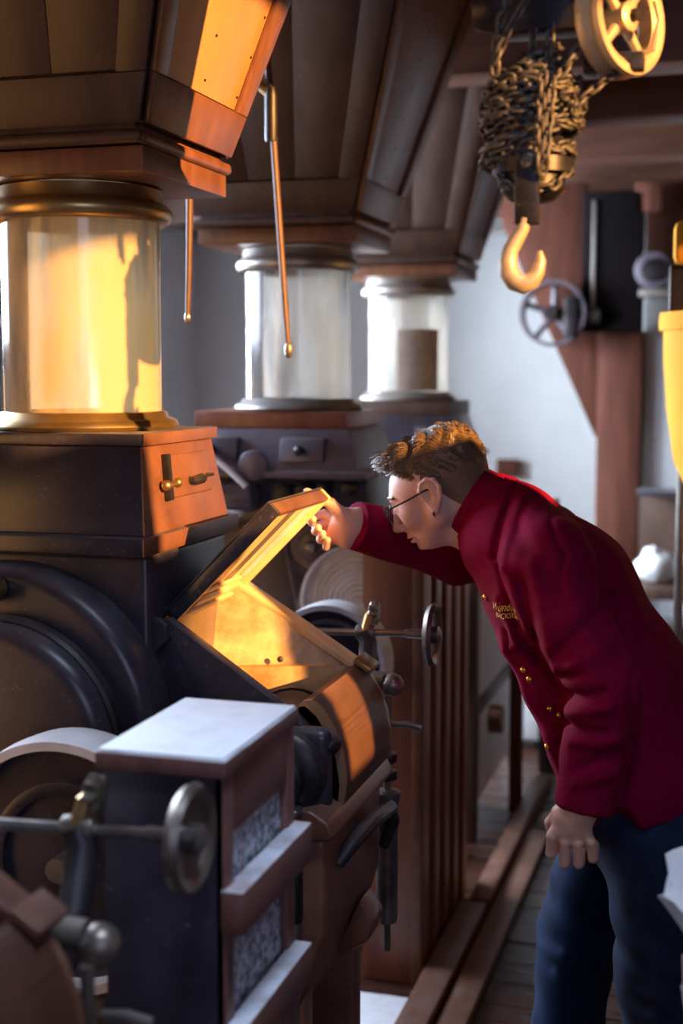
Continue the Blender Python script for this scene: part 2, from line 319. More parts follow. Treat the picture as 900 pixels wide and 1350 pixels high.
def hopper(yc, label, pan='hopper_wood'):
    z0, z1 = 1.99, 3.10
    t = thing('wooden_hopper', (XC, yc, z0), label, 'hopper', 'wooden grain hoppers hanging from the ceiling')
    hx, hy, k = 0.192, 0.168, 0.30
    MB().frustum((XC - hx - 0.022, XC + hx + 0.022, yc - hy - 0.022, yc + hy + 0.022, 1.982), (XC - hx - 0.022, XC + hx + 0.022, yc - hy - 0.022, yc + hy + 0.022, 2.024)).build('cornice_board', 'hopper_wood', t, 0.003)
    # (cornice board sits above the ring: lower board, rounded moulding, cove)
    def at(dz, e=0.0):
        return (hx + k * dz + e, hy + k * dz + e)
    # core
    a = at(0, -0.004); b = at(z1 - z0, -0.004)
    MB().frustum((XC - a[0], XC + a[0], yc - a[1], yc + a[1], 2.03), (XC - b[0], XC + b[0], yc - b[1], yc + b[1], z1)).build('core', 'dark_or_shaded_wood', t)
    # moulding strips around the foot
    for nm, e0, e1, za, zb, bv in (('moulding', 0.032, 0.032, 2.024, 2.046, 0.009), ('moulding', 0.018, 0.012, 2.046, 2.064, 0.005)):
        for s in (-1, 1):
            MB().frustum((XC - hx - e0, XC + hx + e0, yc + s * (hy + e0) - 0.02, yc + s * (hy + e0) + 0.0, za), (XC - hx - e1, XC + hx + e1, yc + s * (hy + e1) - 0.02, yc + s * (hy + e1), zb)).build(nm, 'hopper_wood' if s > 0 else 'dark_or_shaded_wood', t, bv, 3)  # front strip darker than the rest: its shade is in the wood colour
            MB().frustum((XC + s * (hx + e0) - 0.02, XC + s * (hx + e0), yc - hy - e0, yc + hy + e0, za), (XC + s * (hx + e1) - 0.02, XC + s * (hx + e1), yc - hy - e1, yc + hy + e1, zb)).build(nm, 'hopper_wood', t, bv, 3)
    zb = 2.06; p0 = at(zb - z0); p1 = at(z1 - z0)
    c0 = [(XC - p0[0], yc - p0[1], zb), (XC + p0[0], yc - p0[1], zb), (XC + p0[0], yc + p0[1], zb), (XC - p0[0], yc + p0[1], zb)]
    c1 = [(XC - p1[0], yc - p1[1], z1), (XC + p1[0], yc - p1[1], z1), (XC + p1[0], yc + p1[1], z1), (XC - p1[0], yc + p1[1], z1)]
    for i in range(4):
        q = (c0[i], c0[(i + 1) % 4], c1[(i + 1) % 4], c1[i])
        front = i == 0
        wood = 'dark_or_shaded_wood' if front else 'hopper_wood'  # front boards darker than the sides: shade put into the wood colour
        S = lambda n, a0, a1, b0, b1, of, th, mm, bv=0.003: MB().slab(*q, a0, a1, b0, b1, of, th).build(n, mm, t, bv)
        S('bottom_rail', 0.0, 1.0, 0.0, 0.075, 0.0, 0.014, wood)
        S('stile', 0.0, 0.115, 0.075, 1.0, 0.0, 0.014, wood)
        S('stile', 0.885, 1.0, 0.075, 1.0, 0.0, 0.014, wood)
        if i == 1:
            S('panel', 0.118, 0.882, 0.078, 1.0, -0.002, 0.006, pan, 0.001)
        else:
            for a0, a1 in ((0.118, 0.365), (0.367, 0.632), (0.634, 0.882)):
                S('panel_board', a0, a1, 0.078, 1.0, -0.002, 0.006, wood, 0.0012)
    # nails of the side panel
    q = (c0[1], c0[2], c1[2], c1[1]); A, B, C, D = map(Vector, q); nr = (B - A).cross(D - A).normalized(); nb = MB()
    for sv_ in (0.14, 0.5, 0.86):
        for tv in np.arange(0.10, 1, 0.072):
            p = (A * (1 - sv_) + B * sv_) * (1 - tv) + (D * (1 - sv_) + C * sv_) * tv + nr * 0.0045
            nb.ball(p, 0.0028, 6)
    nb.build('nails', 'black_iron', t, kind='stuff')
    return t
hopper(YC[0], 'wooden hopper whose side panel glows orange in the sun, above sunlit yellow glass cylinder', 'sunlit_panel_wood')
hopper(YC[1], 'shaded brown wooden hopper above the glass cylinder with silvery streaks')
hopper(YC[2], 'brown wooden hopper farthest along the row, partly hidden by the ceiling beam')

# ================================================================== roller mill with the open lid
def hexbolt(mb, c, r, h, axis='y'):
    mb.lathe([(r * 1.5, 0), (r * 1.5, -h * 0.35 if axis != 'x' else h * 0.35)], c, axis, 20)
    mb.lathe([(r, 0), (r, -h if axis != 'x' else h)], c, axis, 6)
    return mb
def roller_mill(yc, label):
    dy = yc - 2.31
    t = thing('roller_mill', (-1.1, yc, 0), label, 'roller mill', 'iron roller mills in the row')
    Y = lambda v: v + dy
    B = lambda: MB()
    # feed box on top (tapered) with rim, flange and inspection door
    B().frustum((XC - 0.206, XC + 0.206, Y(2.115), Y(2.505), 1.37), (XC - 0.186, XC + 0.186, Y(2.152), Y(2.468), 1.522)).build('feed_box', 'black_paint', t, 0.003)
    B().box(XC - 0.196, XC + 0.196, Y(2.142), Y(2.478), 1.522, 1.545).build('feed_box_rim', 'black_paint', t, 0.006)
    B().box(XC - 0.222, XC + 0.217, Y(2.088), Y(2.535), 1.338, 1.370).build('flange', 'black_paint', t, 0.005)
    # aisle end of the feed box: brown sheet, with facings on rim and flange
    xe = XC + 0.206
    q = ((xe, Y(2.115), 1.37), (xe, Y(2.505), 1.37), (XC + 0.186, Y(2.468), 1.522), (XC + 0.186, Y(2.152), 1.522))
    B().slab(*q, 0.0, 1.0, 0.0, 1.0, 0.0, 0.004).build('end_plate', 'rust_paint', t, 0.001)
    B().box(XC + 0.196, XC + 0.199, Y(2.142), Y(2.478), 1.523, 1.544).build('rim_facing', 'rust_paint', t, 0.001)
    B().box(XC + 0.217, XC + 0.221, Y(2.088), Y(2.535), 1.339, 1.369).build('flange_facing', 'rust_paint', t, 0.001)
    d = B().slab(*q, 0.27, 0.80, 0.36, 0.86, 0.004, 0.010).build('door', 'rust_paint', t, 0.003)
    kb = B(); kx = XC + 0.205; kb.tube([(kx, Y(2.315), 1.452), (kx + 0.012, Y(2.315), 1.452), (kx + 0.014, Y(2.325), 1.452), (kx + 0.018, Y(2.34), 1.454), (kx + 0.018, Y(2.352), 1.454)], [0.007, 0.007, 0.009, 0.010, 0.006]); kb.build('knob', 'black_iron', d)
    B().slab(*q, 0.235, 0.275, 0.34, 0.88, 0.004, 0.014).build('hinge_bar', 'black_iron', t, 0.002)
    hb = B(); hb.tube([(kx + 0.006, Y(2.20), 1.451), (kx + 0.008, Y(2.262), 1.453)], [0.006, 0.005]); hb.ball((kx + 0.006, Y(2.205), 1.451), 0.010); hb.ball((kx + 0.008, Y(2.25), 1.453), 0.009); hb.build('latch', 'brass', t)
    B().tube([(kx + 0.001, Y(2.395), 1.456), (kx + 0.008, Y(2.42), 1.456)], [0.005, 0.003]).build('catch', 'black_iron', t)
    # main casting
    prof = [(-1.62, 0.0), (-1.62, 1.24), (-1.40, 1.338), (-0.972, 1.338), (-0.972, 1.05), (-0.90, 0.92), (-0.83, 0.80), (-0.80, 0.4), (-0.78, 0.0)]
    B().prism(prof, 'y', Y(2.13), Y(2.50)).build('body', 'black_paint', t, 0.012, 3)
    # round roll covers on the near side
    def disc(r, y0, y1, rd): return [(r * 0.02, y1), (r, y1)] + [(r - rd + rd * math.cos(a), y0 + rd - rd * math.sin(a)) for a in np.linspace(0, PI / 2, 6)] + [(r * 0.02, y0)]
    B().lathe([(a, b) for a, b in disc(0.290, Y(2.055), Y(2.14), 0.03)], (-1.225, 0, 1.030), 'y', 72).build('roll_cover', 'black_paint', t, ang=50)
    cv = B().lathe([(a, b) for a, b in disc(0.216, Y(1.985), Y(2.06), 0.035)], (-1.20, 0, 1.015), 'y', 72).build('bearing_cover', 'black_paint', t, ang=50)
    B().lathe([(0.218, Y(2.015)), (0.224, Y(2.02)), (0.224, Y(2.04)), (0.218, Y(2.045))], (-1.20, 0, 1.015), 'y', 72, False).build('rim_band', 'black_iron', cv)
    B().tube([(-1.045, Y(1.984), 0.965), (-1.01, Y(1.984), 0.962)], 0.004, 6).build('grip', 'steel', cv)
    B().lathe([(0.02, Y(2.0)), (0.024, Y(2.005)), (0.024, Y(2.05)), (0.016, Y(2.055)), (0.016, Y(2.07))], (-1.222, 0, 1.282), 'y', 20).build('oil_cap', 'brass', t)
    # side plates either side of the trough
    sp = [(-0.80, 0.55), (-1.06, 0.70), (-1.03, 1.09), (-1.02, 1.16)] + arc(-0.985, 1.185, 0.036, 165, 60, 6) + [(-0.955, 1.222), (-0.718, 1.062), (-0.70, 1.045), (-0.70, 0.90), (-0.74, 0.80)]
    near = B().prism(sp, 'y', Y(2.165), Y(2.196)).build('side_plate', 'black_paint', t, 0.004)
    far = B().prism(sp, 'y', Y(2.512), Y(2.535)).build('side_plate', 'black_paint', t, 0.004)
    bl = B(); bl.lathe([(0.013, 0), (0.013, -0.008), (0.009, -0.012)], (-1.003, Y(2.166), 1.126), 'y', 20); bl.box(-1.011, -0.995, Y(2.152), Y(2.156), 1.1245, 1.1275); bl.build('screw', 'black_iron', near)
    B().prism([(-1.03, 1.13), (-1.022, 1.205)] + arc(-0.985, 1.185, 0.043, 150, 40, 6) + [(-0.945, 1.19), (-0.975, 1.16), (-0.985, 1.09)], 'y', Y(2.150), Y(2.166)).build('hinge_strap', 'black_paint', near, 0.004)
    # trough: slanted far wall, back, bottom
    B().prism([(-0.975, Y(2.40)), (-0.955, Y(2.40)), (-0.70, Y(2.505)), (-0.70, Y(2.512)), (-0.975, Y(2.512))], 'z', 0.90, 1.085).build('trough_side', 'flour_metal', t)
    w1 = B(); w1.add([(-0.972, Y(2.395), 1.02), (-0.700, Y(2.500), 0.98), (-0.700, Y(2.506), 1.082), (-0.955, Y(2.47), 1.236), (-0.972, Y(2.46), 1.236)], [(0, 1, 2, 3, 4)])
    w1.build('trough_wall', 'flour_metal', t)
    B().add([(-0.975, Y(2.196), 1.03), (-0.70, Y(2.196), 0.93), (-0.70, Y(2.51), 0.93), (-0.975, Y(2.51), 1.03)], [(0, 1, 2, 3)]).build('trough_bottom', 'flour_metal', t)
    B().prism([(-0.962, 1.232), (-0.955, 1.246), (-0.705, 1.092), (-0.712, 1.078)], 'y', Y(2.486), Y(2.535)).build('trough_edge', 'cream', t, 0.003)
    B().lathe([(0.006, 0), (0.006, -0.004), (0.003, -0.006)], (-0.842, Y(2.446), 1.10), 'y', 12).build('rivet', 'worn_steel', t)
    B().tube([(-0.90 + 0.16 * i / 8, Y(2.415 + 0.058 * i / 8), 1.005 + 0.04 * math.sin(PI * i / 8)) for i in range(9)], 0.004, 6).build('wire_stop', 'black_iron', t)
    # curved discharge hood
    hp = [(-0.738, 1.062), (-0.716, 1.085), (-0.700, 1.088), (-0.680, 1.072), (-0.660, 1.04), (-0.645, 1.00), (-0.638, 0.955), (-0.642, 0.91), (-0.655, 0.875), (-0.68, 0.85)]
    inn = [(x - 0.012, z - 0.012) for x, z in hp][::-1]
    n0 = len(hp); pl = hp + inn
    B().prism(pl, 'y', Y(2.196), Y(2.512)).build('hood', 'hood_metal', t, 0.002)
    B().prism(hp + [(-0.80, 0.80), (-0.80, 1.0)], 'y', Y(2.205), Y(2.50)).build('hood_core', 'rust_paint', t)
    B().prism([(-0.705, 1.096), (-0.700, 1.106), (-0.668, 1.086), (-0.672, 1.075)], 'y', Y(2.47), Y(2.535)).build('hood_clip', 'brass', t, 0.002)
    B().lathe([(0.017, Y(2.196)), (0.017, Y(2.175)), (0.009, Y(2.160)), (0.002, Y(2.157))], (-0.662, 0, 1.015), 'y', 20).build('hood_bolt', 'black_iron', t)
    # bearing with bolt and vertical rod at the near side
    B().lathe([(0.075, Y(2.17)), (0.075, Y(2.13)), (0.068, Y(2.122)), (0.048, Y(2.118)), (0.048, Y(2.095)), (0.042, Y(2.09)), (0.026, Y(2.088)), (0.026, Y(2.07))], (-0.735, 0, 0.972), 'y', 40).build('bearing', 'black_iron', t, ang=40)
    hexbolt(B(), (-0.728, Y(2.072), 0.972), 0.016, 0.02).build('bearing_bolt', 'steel', t)
    B().box(-0.80, -0.655, Y(2.15), Y(2.19), 0.90, 1.05).build('bearing_bracket', 'black_paint', t, 0.02, 3)
    rod = B().tube([(-0.705, Y(2.10), 0.55), (-0.705, Y(2.10), 0.93)], 0.012, 14).build('adjusting_rod', 'worn_steel', t)
    for zz, rr, hh in ((0.915, 0.021, 0.012), (0.893, 0.021, 0.01), (0.70, 0.018, 0.05)): B().lathe([(rr, zz), (rr, zz + hh)], (-0.705, Y(2.10), 0), 'z', 8).build('nut', 'steel', rod, 0.002)
    B().lathe([(0.019, 0.73), (0.019, 0.885)], (-0.705, Y(2.10), 0), 'z', 20).build('spring_sleeve', 'black_iron', rod, 0.003)
    # ledge and lower door
    B().prism([(-0.80, 0.86), (-0.80, 0.90), (-0.675, 0.925), (-0.640, 0.905), (-0.630, 0.882), (-0.640, 0.872)], 'y', Y(2.10), Y(2.50)).build('ledge', 'rust_paint', t, 0.008, 3)
    ld = B().prism([(-0.80, 0.45), (-0.80, 0.87), (-0.652, 0.87), (-0.655, 0.70), (-0.70, 0.56)], 'y', Y(2.12), Y(2.49)).build('lower_door', 'rust_paint', t, 0.012, 3)
    B().tube([(-0.655, Y(2.20), 0.80), (-0.635, Y(2.22), 0.83), (-0.622, Y(2.30), 0.845), (-0.618, Y(2.42), 0.835), (-0.620, Y(2.455), 0.80), (-0.640, Y(2.46), 0.745)], [0.012, 0.014, 0.015, 0.015, 0.014, 0.010], 10).build('door_handle', 'black_iron', ld)
    B().prism([(-0.70, 0.58), (-0.655, 0.68), (-0.628, 0.64), (-0.64, 0.60), (-0.69, 0.57)], 'y', Y(2.34), Y(2.42)).build('door_catch', 'rust_paint', ld, 0.006)
    for yl in (2.15, 2.46):
        B().prism([(-0.82, 0.0), (-0.82, 0.60), (-0.69, 0.60), (-0.69, 0.10), (-0.66, 0.04), (-0.66, 0.0)], 'y', Y(yl - 0.025), Y(yl + 0.025)).build('leg', 'rust_paint', t, 0.01, 3)
    # spring tube on the far side
    sp2 = B().lathe([(0.020, 0.56), (0.022, 0.57), (0.022, 0.80), (0.026, 0.81), (0.026, 0.825), (0.016, 0.83)], (-0.655, Y(2.545), 0), 'z', 20).build('spring_tube', 'worn_steel', t)
    B().tube([(-0.655, Y(2.545), 0.50), (-0.655, Y(2.545), 1.02)], 0.008, 10).build('spindle', 'worn_steel', sp2)
    for zz in (0.85, 0.885): B().lathe([(0.020, zz), (0.020, zz + 0.018)], (-0.655, Y(2.545), 0), 'z', 8).build('nut', 'black_iron', sp2, 0.002)
    # horizontal pipe with rounded end, small crank lever
    pp = B().tube([(-0.84, Y(2.57), 1.045), (-0.668, Y(2.57), 1.040)], 0.019, 18).build('pipe', 'worn_steel', t)
    B().ball((-0.652, Y(2.57), 1.034), 0.024, 18, 1.0, 1, 0.95).build('pipe_end', 'worn_steel', pp)
    lv = B().box(-0.69, -0.655, Y(2.555), Y(2.585), 0.938, 0.966).build('lever_block', 'brass', t, 0.004)
    B().tube([(-0.66, Y(2.57), 0.953), (-0.62, Y(2.57), 0.956), (-0.592, Y(2.57), 0.950)], [0.006, 0.008, 0.009], 10).build('lever', 'steel', lv)
    # handwheel on its screw shaft
    hw = B().lathe([(0.050, -0.006), (0.060, -0.009), (0.065, 0), (0.060, 0.009), (0.050, 0.006), (0.046, 0), (0.050, -0.006)], (-0.600, Y(2.70), 1.113), 'x', 40, False)
    hw.lathe([(0.004, -0.004), (0.030, -0.006), (0.050, -0.004), (0.050, 0.003), (0.030, 0.000), (0.004, 0.002)], (-0.602, Y(2.70), 1.113), 'x', 40)
    wh = hw.build('handwheel', 'worn_steel', t, ang=50)
    B().lathe([(0.016, -0.02), (0.018, -0.01), (0.018, 0.012), (0.008, 0.018)], (-0.600, Y(2.70), 1.113), 'x', 20).build('hub', 'steel', wh)
    B().tube([(-0.60, Y(2.70), 1.113), (-0.655, Y(2.70), 1.113), (-0.656, Y(2.70), 1.113), (-0.90, Y(2.70), 1.105)], [0.010, 0.010, 0.0075, 0.0075], 12).build('screw_shaft', 'steel', wh)
    br = B().tube([(-0.745, Y(2.70), 1.11), (-0.735, Y(2.695), 1.09), (-0.73, Y(2.66), 1.02), (-0.735, Y(2.60), 0.95), (-0.75, Y(2.53), 0.90)], [0.020, 0.019, 0.02, 0.024, 0.025], 12).build('shaft_bracket', 'black_iron', t)
    B().lathe([(0.016, -0.02), (0.016, 0.02)], (-0.742, Y(2.70), 1.111), 'x', 16).build('shaft_nut', 'worn_steel', br, 0.003)
    B().tube([(-0.742, Y(2.695), 1.115), (-0.735, Y(2.70), 1.145), (-0.725, Y(2.715), 1.155)], 0.010, 10).build('clamp_arm', 'brass', br)
    kn = MB(); rr = [0.022 + 0.0035 * math.cos(8 * 2 * PI * i / 48) for i in range(48)]
    for k_, sc, hh in ((0, 0.7, -0.010), (1, 1, -0.006), (2, 1, 0.006), (3, 0.7, 0.010)):
        kn.v += [(-0.728 + hh, Y(2.715) + rr[i] * sc * math.cos(2 * PI * i / 48), 1.150 + rr[i] * sc * math.sin(2 * PI * i / 48)) for i in range(48)]
    for j in range(3):
        for i in range(48): kn.f.append((j * 48 + i, j * 48 + (i + 1) % 48, (j + 1) * 48 + (i + 1) % 48, (j + 1) * 48 + i))
    kn.f += [tuple(range(47, -1, -1)), tuple(range(144, 192))]
    kn.build('star_knob', 'worn_steel', br)
    # flat belt pulley with floury rim on the near side
    py = Y(1.86)
    pu = B().lathe([(0.186, -0.045), (0.200, -0.045), (0.203, 0.0), (0.200, 0.045), (0.186, 0.045), (0.186, -0.045)], (-0.985, py, 0.892), 'y', 64, False).build('pulley', 'flour_iron', t, ang=50)
    B().lathe([(0.01, -0.008), (0.187, -0.008), (0.187, 0.008), (0.01, 0.008)], (-0.985, py, 0.892), 'y', 48).build('pulley_web', 'black_paint', pu)
    B().lathe([(0.11, -0.02), (0.12, -0.022), (0.13, -0.02), (0.13, 0), (0.11, 0)], (-0.985, py, 0.892), 'y', 48, False).build('pulley_bead', 'black_paint', pu)
    B().tube([(-0.985, py - 0.05, 0.892), (-0.985, Y(2.14), 0.892)], 0.02, 14).build('pulley_shaft', 'steel', pu)
    return t
def lid(t, ang):
    """feed lid hinged at the top of the trough; ang = opening direction of the lid plane"""
    h = Vector((-0.972, 0, 1.226)); d = Vector((math.cos(ang), 0, math.sin(ang))); n = Vector((math.sin(ang), 0, -math.cos(ang)))
    def bar(a0, a1, b0, b1, y0, y1):
        v = []
        for yy in (y0, y1):
            for a, b in ((a0, b0), (a1, b0), (a1, b1), (a0, b1)):
                p = h + d * a + n * b; v.append((p.x, yy, p.z))
        return MB().add(v, [(0, 1, 2, 3), (7, 6, 5, 4), (0, 4, 5, 1), (1, 5, 6, 2), (2, 6, 7, 3), (3, 7, 4, 0)])
    Ln, dp, y0, y1 = 0.280, 0.025, 2.198, 2.508
    root = bar(0, Ln, -0.004, 0.0, y0, y1).build('lid', 'black_paint', t, 0.001)
    root['label'] = 'open hinged lid with cream lining'
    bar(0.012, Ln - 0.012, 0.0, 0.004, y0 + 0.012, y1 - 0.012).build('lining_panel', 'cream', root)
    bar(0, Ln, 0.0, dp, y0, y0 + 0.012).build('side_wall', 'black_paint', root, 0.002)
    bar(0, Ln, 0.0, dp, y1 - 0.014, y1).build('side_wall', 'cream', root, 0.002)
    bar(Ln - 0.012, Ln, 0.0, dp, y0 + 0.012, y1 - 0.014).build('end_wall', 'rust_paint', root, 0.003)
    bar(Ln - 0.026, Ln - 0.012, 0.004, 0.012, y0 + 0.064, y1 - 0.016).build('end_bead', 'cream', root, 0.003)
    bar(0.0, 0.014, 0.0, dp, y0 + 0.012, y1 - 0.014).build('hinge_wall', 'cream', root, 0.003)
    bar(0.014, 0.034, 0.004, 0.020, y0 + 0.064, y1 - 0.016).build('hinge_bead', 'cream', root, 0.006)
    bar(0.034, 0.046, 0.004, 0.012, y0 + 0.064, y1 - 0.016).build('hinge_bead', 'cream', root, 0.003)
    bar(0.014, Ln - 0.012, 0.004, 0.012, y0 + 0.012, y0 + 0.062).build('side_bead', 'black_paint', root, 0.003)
    bar(0.046, Ln - 0.026, 0.004, 0.0055, y1 - 0.115, y1 - 0.075).build('shadow_strip', 'grey_machine', root)  # grey strip standing in for the shadow band across the lining
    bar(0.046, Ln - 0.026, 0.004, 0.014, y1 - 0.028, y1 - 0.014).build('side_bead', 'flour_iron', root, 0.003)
    p = h; MB().tube([(p.x, y0 - 0.01, p.z), (p.x, y1 + 0.01, p.z)], 0.009, 12).build('hinge_pin', 'black_iron', root)
    return root
mill0 = roller_mill(2.31, 'black iron roller mill without lid, its handwheel in front of the white-topped box')
mill1 = copy_tree(mill0); mill1['label'] = 'black iron roller mill with its cream-lined lid held open by the man'
mill0.location.y -= 1.28
lid(mill1, R(45.6))
# the nearest mill stands without feed box in view: it keeps its own lid shut
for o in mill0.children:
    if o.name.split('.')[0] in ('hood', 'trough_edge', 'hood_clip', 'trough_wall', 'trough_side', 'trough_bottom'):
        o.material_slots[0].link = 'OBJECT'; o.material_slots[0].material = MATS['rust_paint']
lid(mill0, R(-31))['label'] = 'closed hinged lid'

# ================================================================== white-topped slatted belt guard
g = thing('belt_guard', (-0.675, 1.64, 0), 'narrow wooden belt guard box with white floury top and slatted side', 'guard box')
X0, X1, Y0, Y1 = -0.752, -0.592, 1.505, 1.775
MB().box(X0 - 0.008, X1 + 0.006, Y0 - 0.008, Y1 + 0.006, 1.160, 1.183).build('top_board', 'guard_wood', g, 0.003)
MB().box(X0 - 0.004, X1 + 0.002, Y0 - 0.004, Y1 + 0.002, 1.183, 1.186).build('flour_layer', 'white_top', g, 0.001)
MB().box(X0, X1, Y0, Y0 + 0.014, 0.02, 1.160).build('front_board', 'black_paint', g, 0.002)
MB().box(X0, X1, Y1 - 0.014, Y1, 0.02, 1.160).build('back_board', 'guard_wood', g, 0.002)
MB().box(X0, X0 + 0.012, Y0 + 0.014, Y1 - 0.014, 0.02, 1.160).build('inner_board', 'guard_wood', g, 0.002)
MB().box(X1 - 0.018, X1 - 0.010, Y0 + 0.014, Y1 - 0.014, 0.02, 1.085).build('mesh_panel', 'hammered_mesh', g)
MB().box(X1 - 0.012, X1, Y0 + 0.014, Y1 - 0.014, 1.082, 1.160).build('upper_rail', 'guard_wood', g, 0.002)
for yy in (Y0, Y1 - 0.032): MB().box(X1 - 0.012, X1 + 0.001, yy, yy + 0.032, 0.0, 1.160).build('corner_post', 'guard_wood', g, 0.002)
for zz in (0.965, 0.79, 0.60, 0.41, 0.22): MB().box(X1 - 0.004, X1 + 0.026, Y0 - 0.004, Y1 + 0.004, zz, zz + 0.055).build('slat', 'guard_wood', g, 0.003)

# ================================================================== second mill: wooden cap, iron body, gears and pulleys
m2 = thing('roller_mill', (-1.15, 3.59, 0), 'grey iron mill with brown wooden cap and knobbed hatches, behind the open lid', 'roller mill', 'iron roller mills in the row')
def add2(f, name, mt, parent=None, bv=0.004, **k): return f.build(name, mt, parent or m2, bv, **k)
add2(MB().box(-1.42, -0.995, 3.42, 3.76, 1.500, 1.545), 'wooden_cap', 'red_wood')
add2(MB().frustum((-1.45, -0.955, 3.385, 3.80, 1.39), (-1.42, -0.985, 3.42, 3.76, 1.50)), 'feed_box', 'grey_machine')
add2(MB().box(-1.47, -0.925, 3.36, 3.82, 1.372, 1.392), 'flange', 'grey_machine')
add2(MB().prism([(-1.60, 1.24), (-1.60, 1.30), (-1.45, 1.372), (-0.94, 1.372), (-0.93, 1.25), (-0.94, 1.24)], 'y', 3.44, 3.80), 'body', 'black_paint', None, 0.008)
add2(MB().box(-1.60, -0.99, 3.64, 3.80, 0.0, 1.24), 'lower_body', 'black_paint', None, 0.008)
for hx0, hx1 in ((-1.165, -1.045), (-1.415, -1.285)):
    h = add2(MB().frustum((hx0, hx1, 3.374, 3.41, 1.415), (hx0, hx1, 3.392, 3.44, 1.478)), 'hatch', 'grey_machine')
    MB().lathe([(0.006, 0.0), (0.006, -0.014), (0.014, -0.02), (0.014, -0.03), (0.006, -0.036)], ((hx0 + hx1) / 2, 3.388, 1.446), 'y', 16).build('knob', 'black_iron', h)
add2(MB().lathe([(0.04, 0), (0.04, -0.012), (0.034, -0.016)], (-1.232, 3.372, 1.405), 'y', 32), 'round_cover', 'grey_machine', None, 0)
for x, z, r, d in ((-1.16, 1.325, 0.024, 0.05), (-1.105, 1.335, 0.02, 0.06), (-1.075, 1.318, 0.016, 0.07), (-1.12, 1.30, 0.014, 0.06), (-0.985, 1.345, 0.015, 0.05), (-1.05, 1.345, 0.014, 0.06), (-1.30, 1.31, 0.022, 0.06)):
    add2(MB().lathe([(r * 1.25, 0), (r * 1.25, -d * 0.5), (r, -d * 0.55), (r, -d)], (x, 3.44, z), 'y', 16), 'fitting', 'black_iron', None, 0.002)
cy = add2(MB().lathe([(0.034, -0.06), (0.04, -0.05), (0.04, 0.05), (0.034, 0.06)], (-1.30, 3.40, 1.318), 'x', 24), 'valve_housing', 'grey_machine', None, 0.003)
MB().box(-1.37, -1.26, 3.345, 3.375, 1.27, 1.285).build('valve_plate', 'flour_iron', cy, 0.004)
lv = add2(MB().tube([(-1.355, 3.36, 1.445), (-1.352, 3.35, 1.34)], 0.010, 8), 'lever_arm', 'paper_white', None, 0)
MB().tube([(-1.358, 3.35, 1.44), (-1.30, 3.345, 1.40), (-1.245, 3.345, 1.352)], 0.009, 8).build('link_rod', 'paper_white', lv)
MB().ball((-1.36, 3.35, 1.446), 0.017).build('ball_joint', 'black_iron', lv)
# small gear wheels and the ribbed pulley
gw = add2(MB().lathe([(r_ * 0.78, h_) for r_, h_ in [(0.01, 0), (0.10, 0), (0.10, -0.03), (0.088, -0.034), (0.085, -0.022), (0.055, -0.022), (0.05, -0.03), (0.03, -0.034), (0.01, -0.034)]], (-1.145, 3.62, 1.165), 'y', 48), 'gear_wheel', 'grey_machine', None, 0)
MB().lathe([(0.016, 0.04), (0.016, -0.05), (0.007, -0.055)], (-1.145, 3.62, 1.165), 'y', 16).build('gear_hub', 'steel', gw)
sm = add2(MB().lathe([(0.01, 0), (0.06, 0), (0.06, -0.02), (0.05, -0.022), (0.045, -0.012), (0.02, -0.012), (0.018, -0.03), (0.005, -0.03)], (-1.125, 3.60, 1.000), 'y', 40), 'small_pulley', 'grey_machine', None, 0)
MB().tube([(-1.215, 3.59, 1.14), (-1.185, 3.59, 1.00)], 0.006, 8).build('belt', 'belt', sm)
MB().tube([(-1.125, 3.57, 1.000), (-1.125, 3.65, 1.000)], 0.014, 10).build('pulley_axle', 'steel', sm)
prof = [(0.005, 0)]
for i in range(9):
    r = 0.02 + i * 0.0165
    prof += [(r, -0.004), (r + 0.006, -0.012), (r + 0.012, -0.004)]
prof += [(0.172, -0.004), (0.176, -0.03), (0.186, -0.03), (0.186, 0.05), (0.005, 0.05)]
add2(MB().lathe([(r_ * 0.86, h_ * 0.8) for r_, h_ in prof], (-0.985, 3.515, 1.030), 'y', 64), 'ribbed_pulley', 'pale_iron', None, 0, ang=30)
PC = (-0.968, 3.20, 0.932)
pu = add2(MB().lathe([(0.136, -0.045), (0.149, -0.045), (0.151, 0.0), (0.149, 0.045), (0.136, 0.045), (0.136, -0.045)], PC, 'y', 64, False), 'pulley', 'flour_iron', None, 0, ang=50)
MB().lathe([(0.01, -0.008), (0.137, -0.008), (0.137, 0.008), (0.01, 0.008)], PC, 'y', 48).build('pulley_web', 'black_paint', pu)
MB().lathe([(0.10, -0.03), (0.106, -0.032), (0.112, -0.03), (0.112, 0), (0.10, 0)], PC, 'y', 48, False).build('pulley_bead', 'grey_machine', pu)
MB().tube([(PC[0], 3.15, PC[2]), (PC[0], 3.66, PC[2])], 0.02, 14).build('pulley_shaft', 'steel', pu)

# red-brown panelled casing in front of it
c = thing('panelled_casing', (-0.87, 3.78, 0), 'tall red-brown wooden casing with vertical fluted boards, behind the handwheel', 'casing')
CX, CY0, CY1 = -0.792, 3.455, 4.10
MB().box(-0.958, CX - 0.012, CY0, CY0 + 0.022, 0.0, 1.22).build('front_board', 'red_wood', c, 0.003)
MB().box(-0.958, CX, CY0, CY1, 1.22, 1.245).build('top_board', 'red_wood', c, 0.004)
MB().box(CX - 0.03, CX, CY0 - 0.004, CY0 + 0.04, 0.0, 1.22).build('corner_post', 'kerb_wood', c, 0.004)
n = 9; wv = (CY1 - CY0 - 0.04) / n
for i in range(n):
    ya = CY0 + 0.04 + i * wv
    MB().box(CX - 0.028, CX - (0.004 if i % 2 == 0 else 0.016), ya + 0.003, ya + wv - 0.003, 0.0, 1.22).build('fluted_board', 'red_wood', c, 0.006, 3)
MB().box(CX - 0.034, CX - 0.029, CY0 + 0.03, CY1, 0, 1.22).build('backing_board', 'red_wood', c)

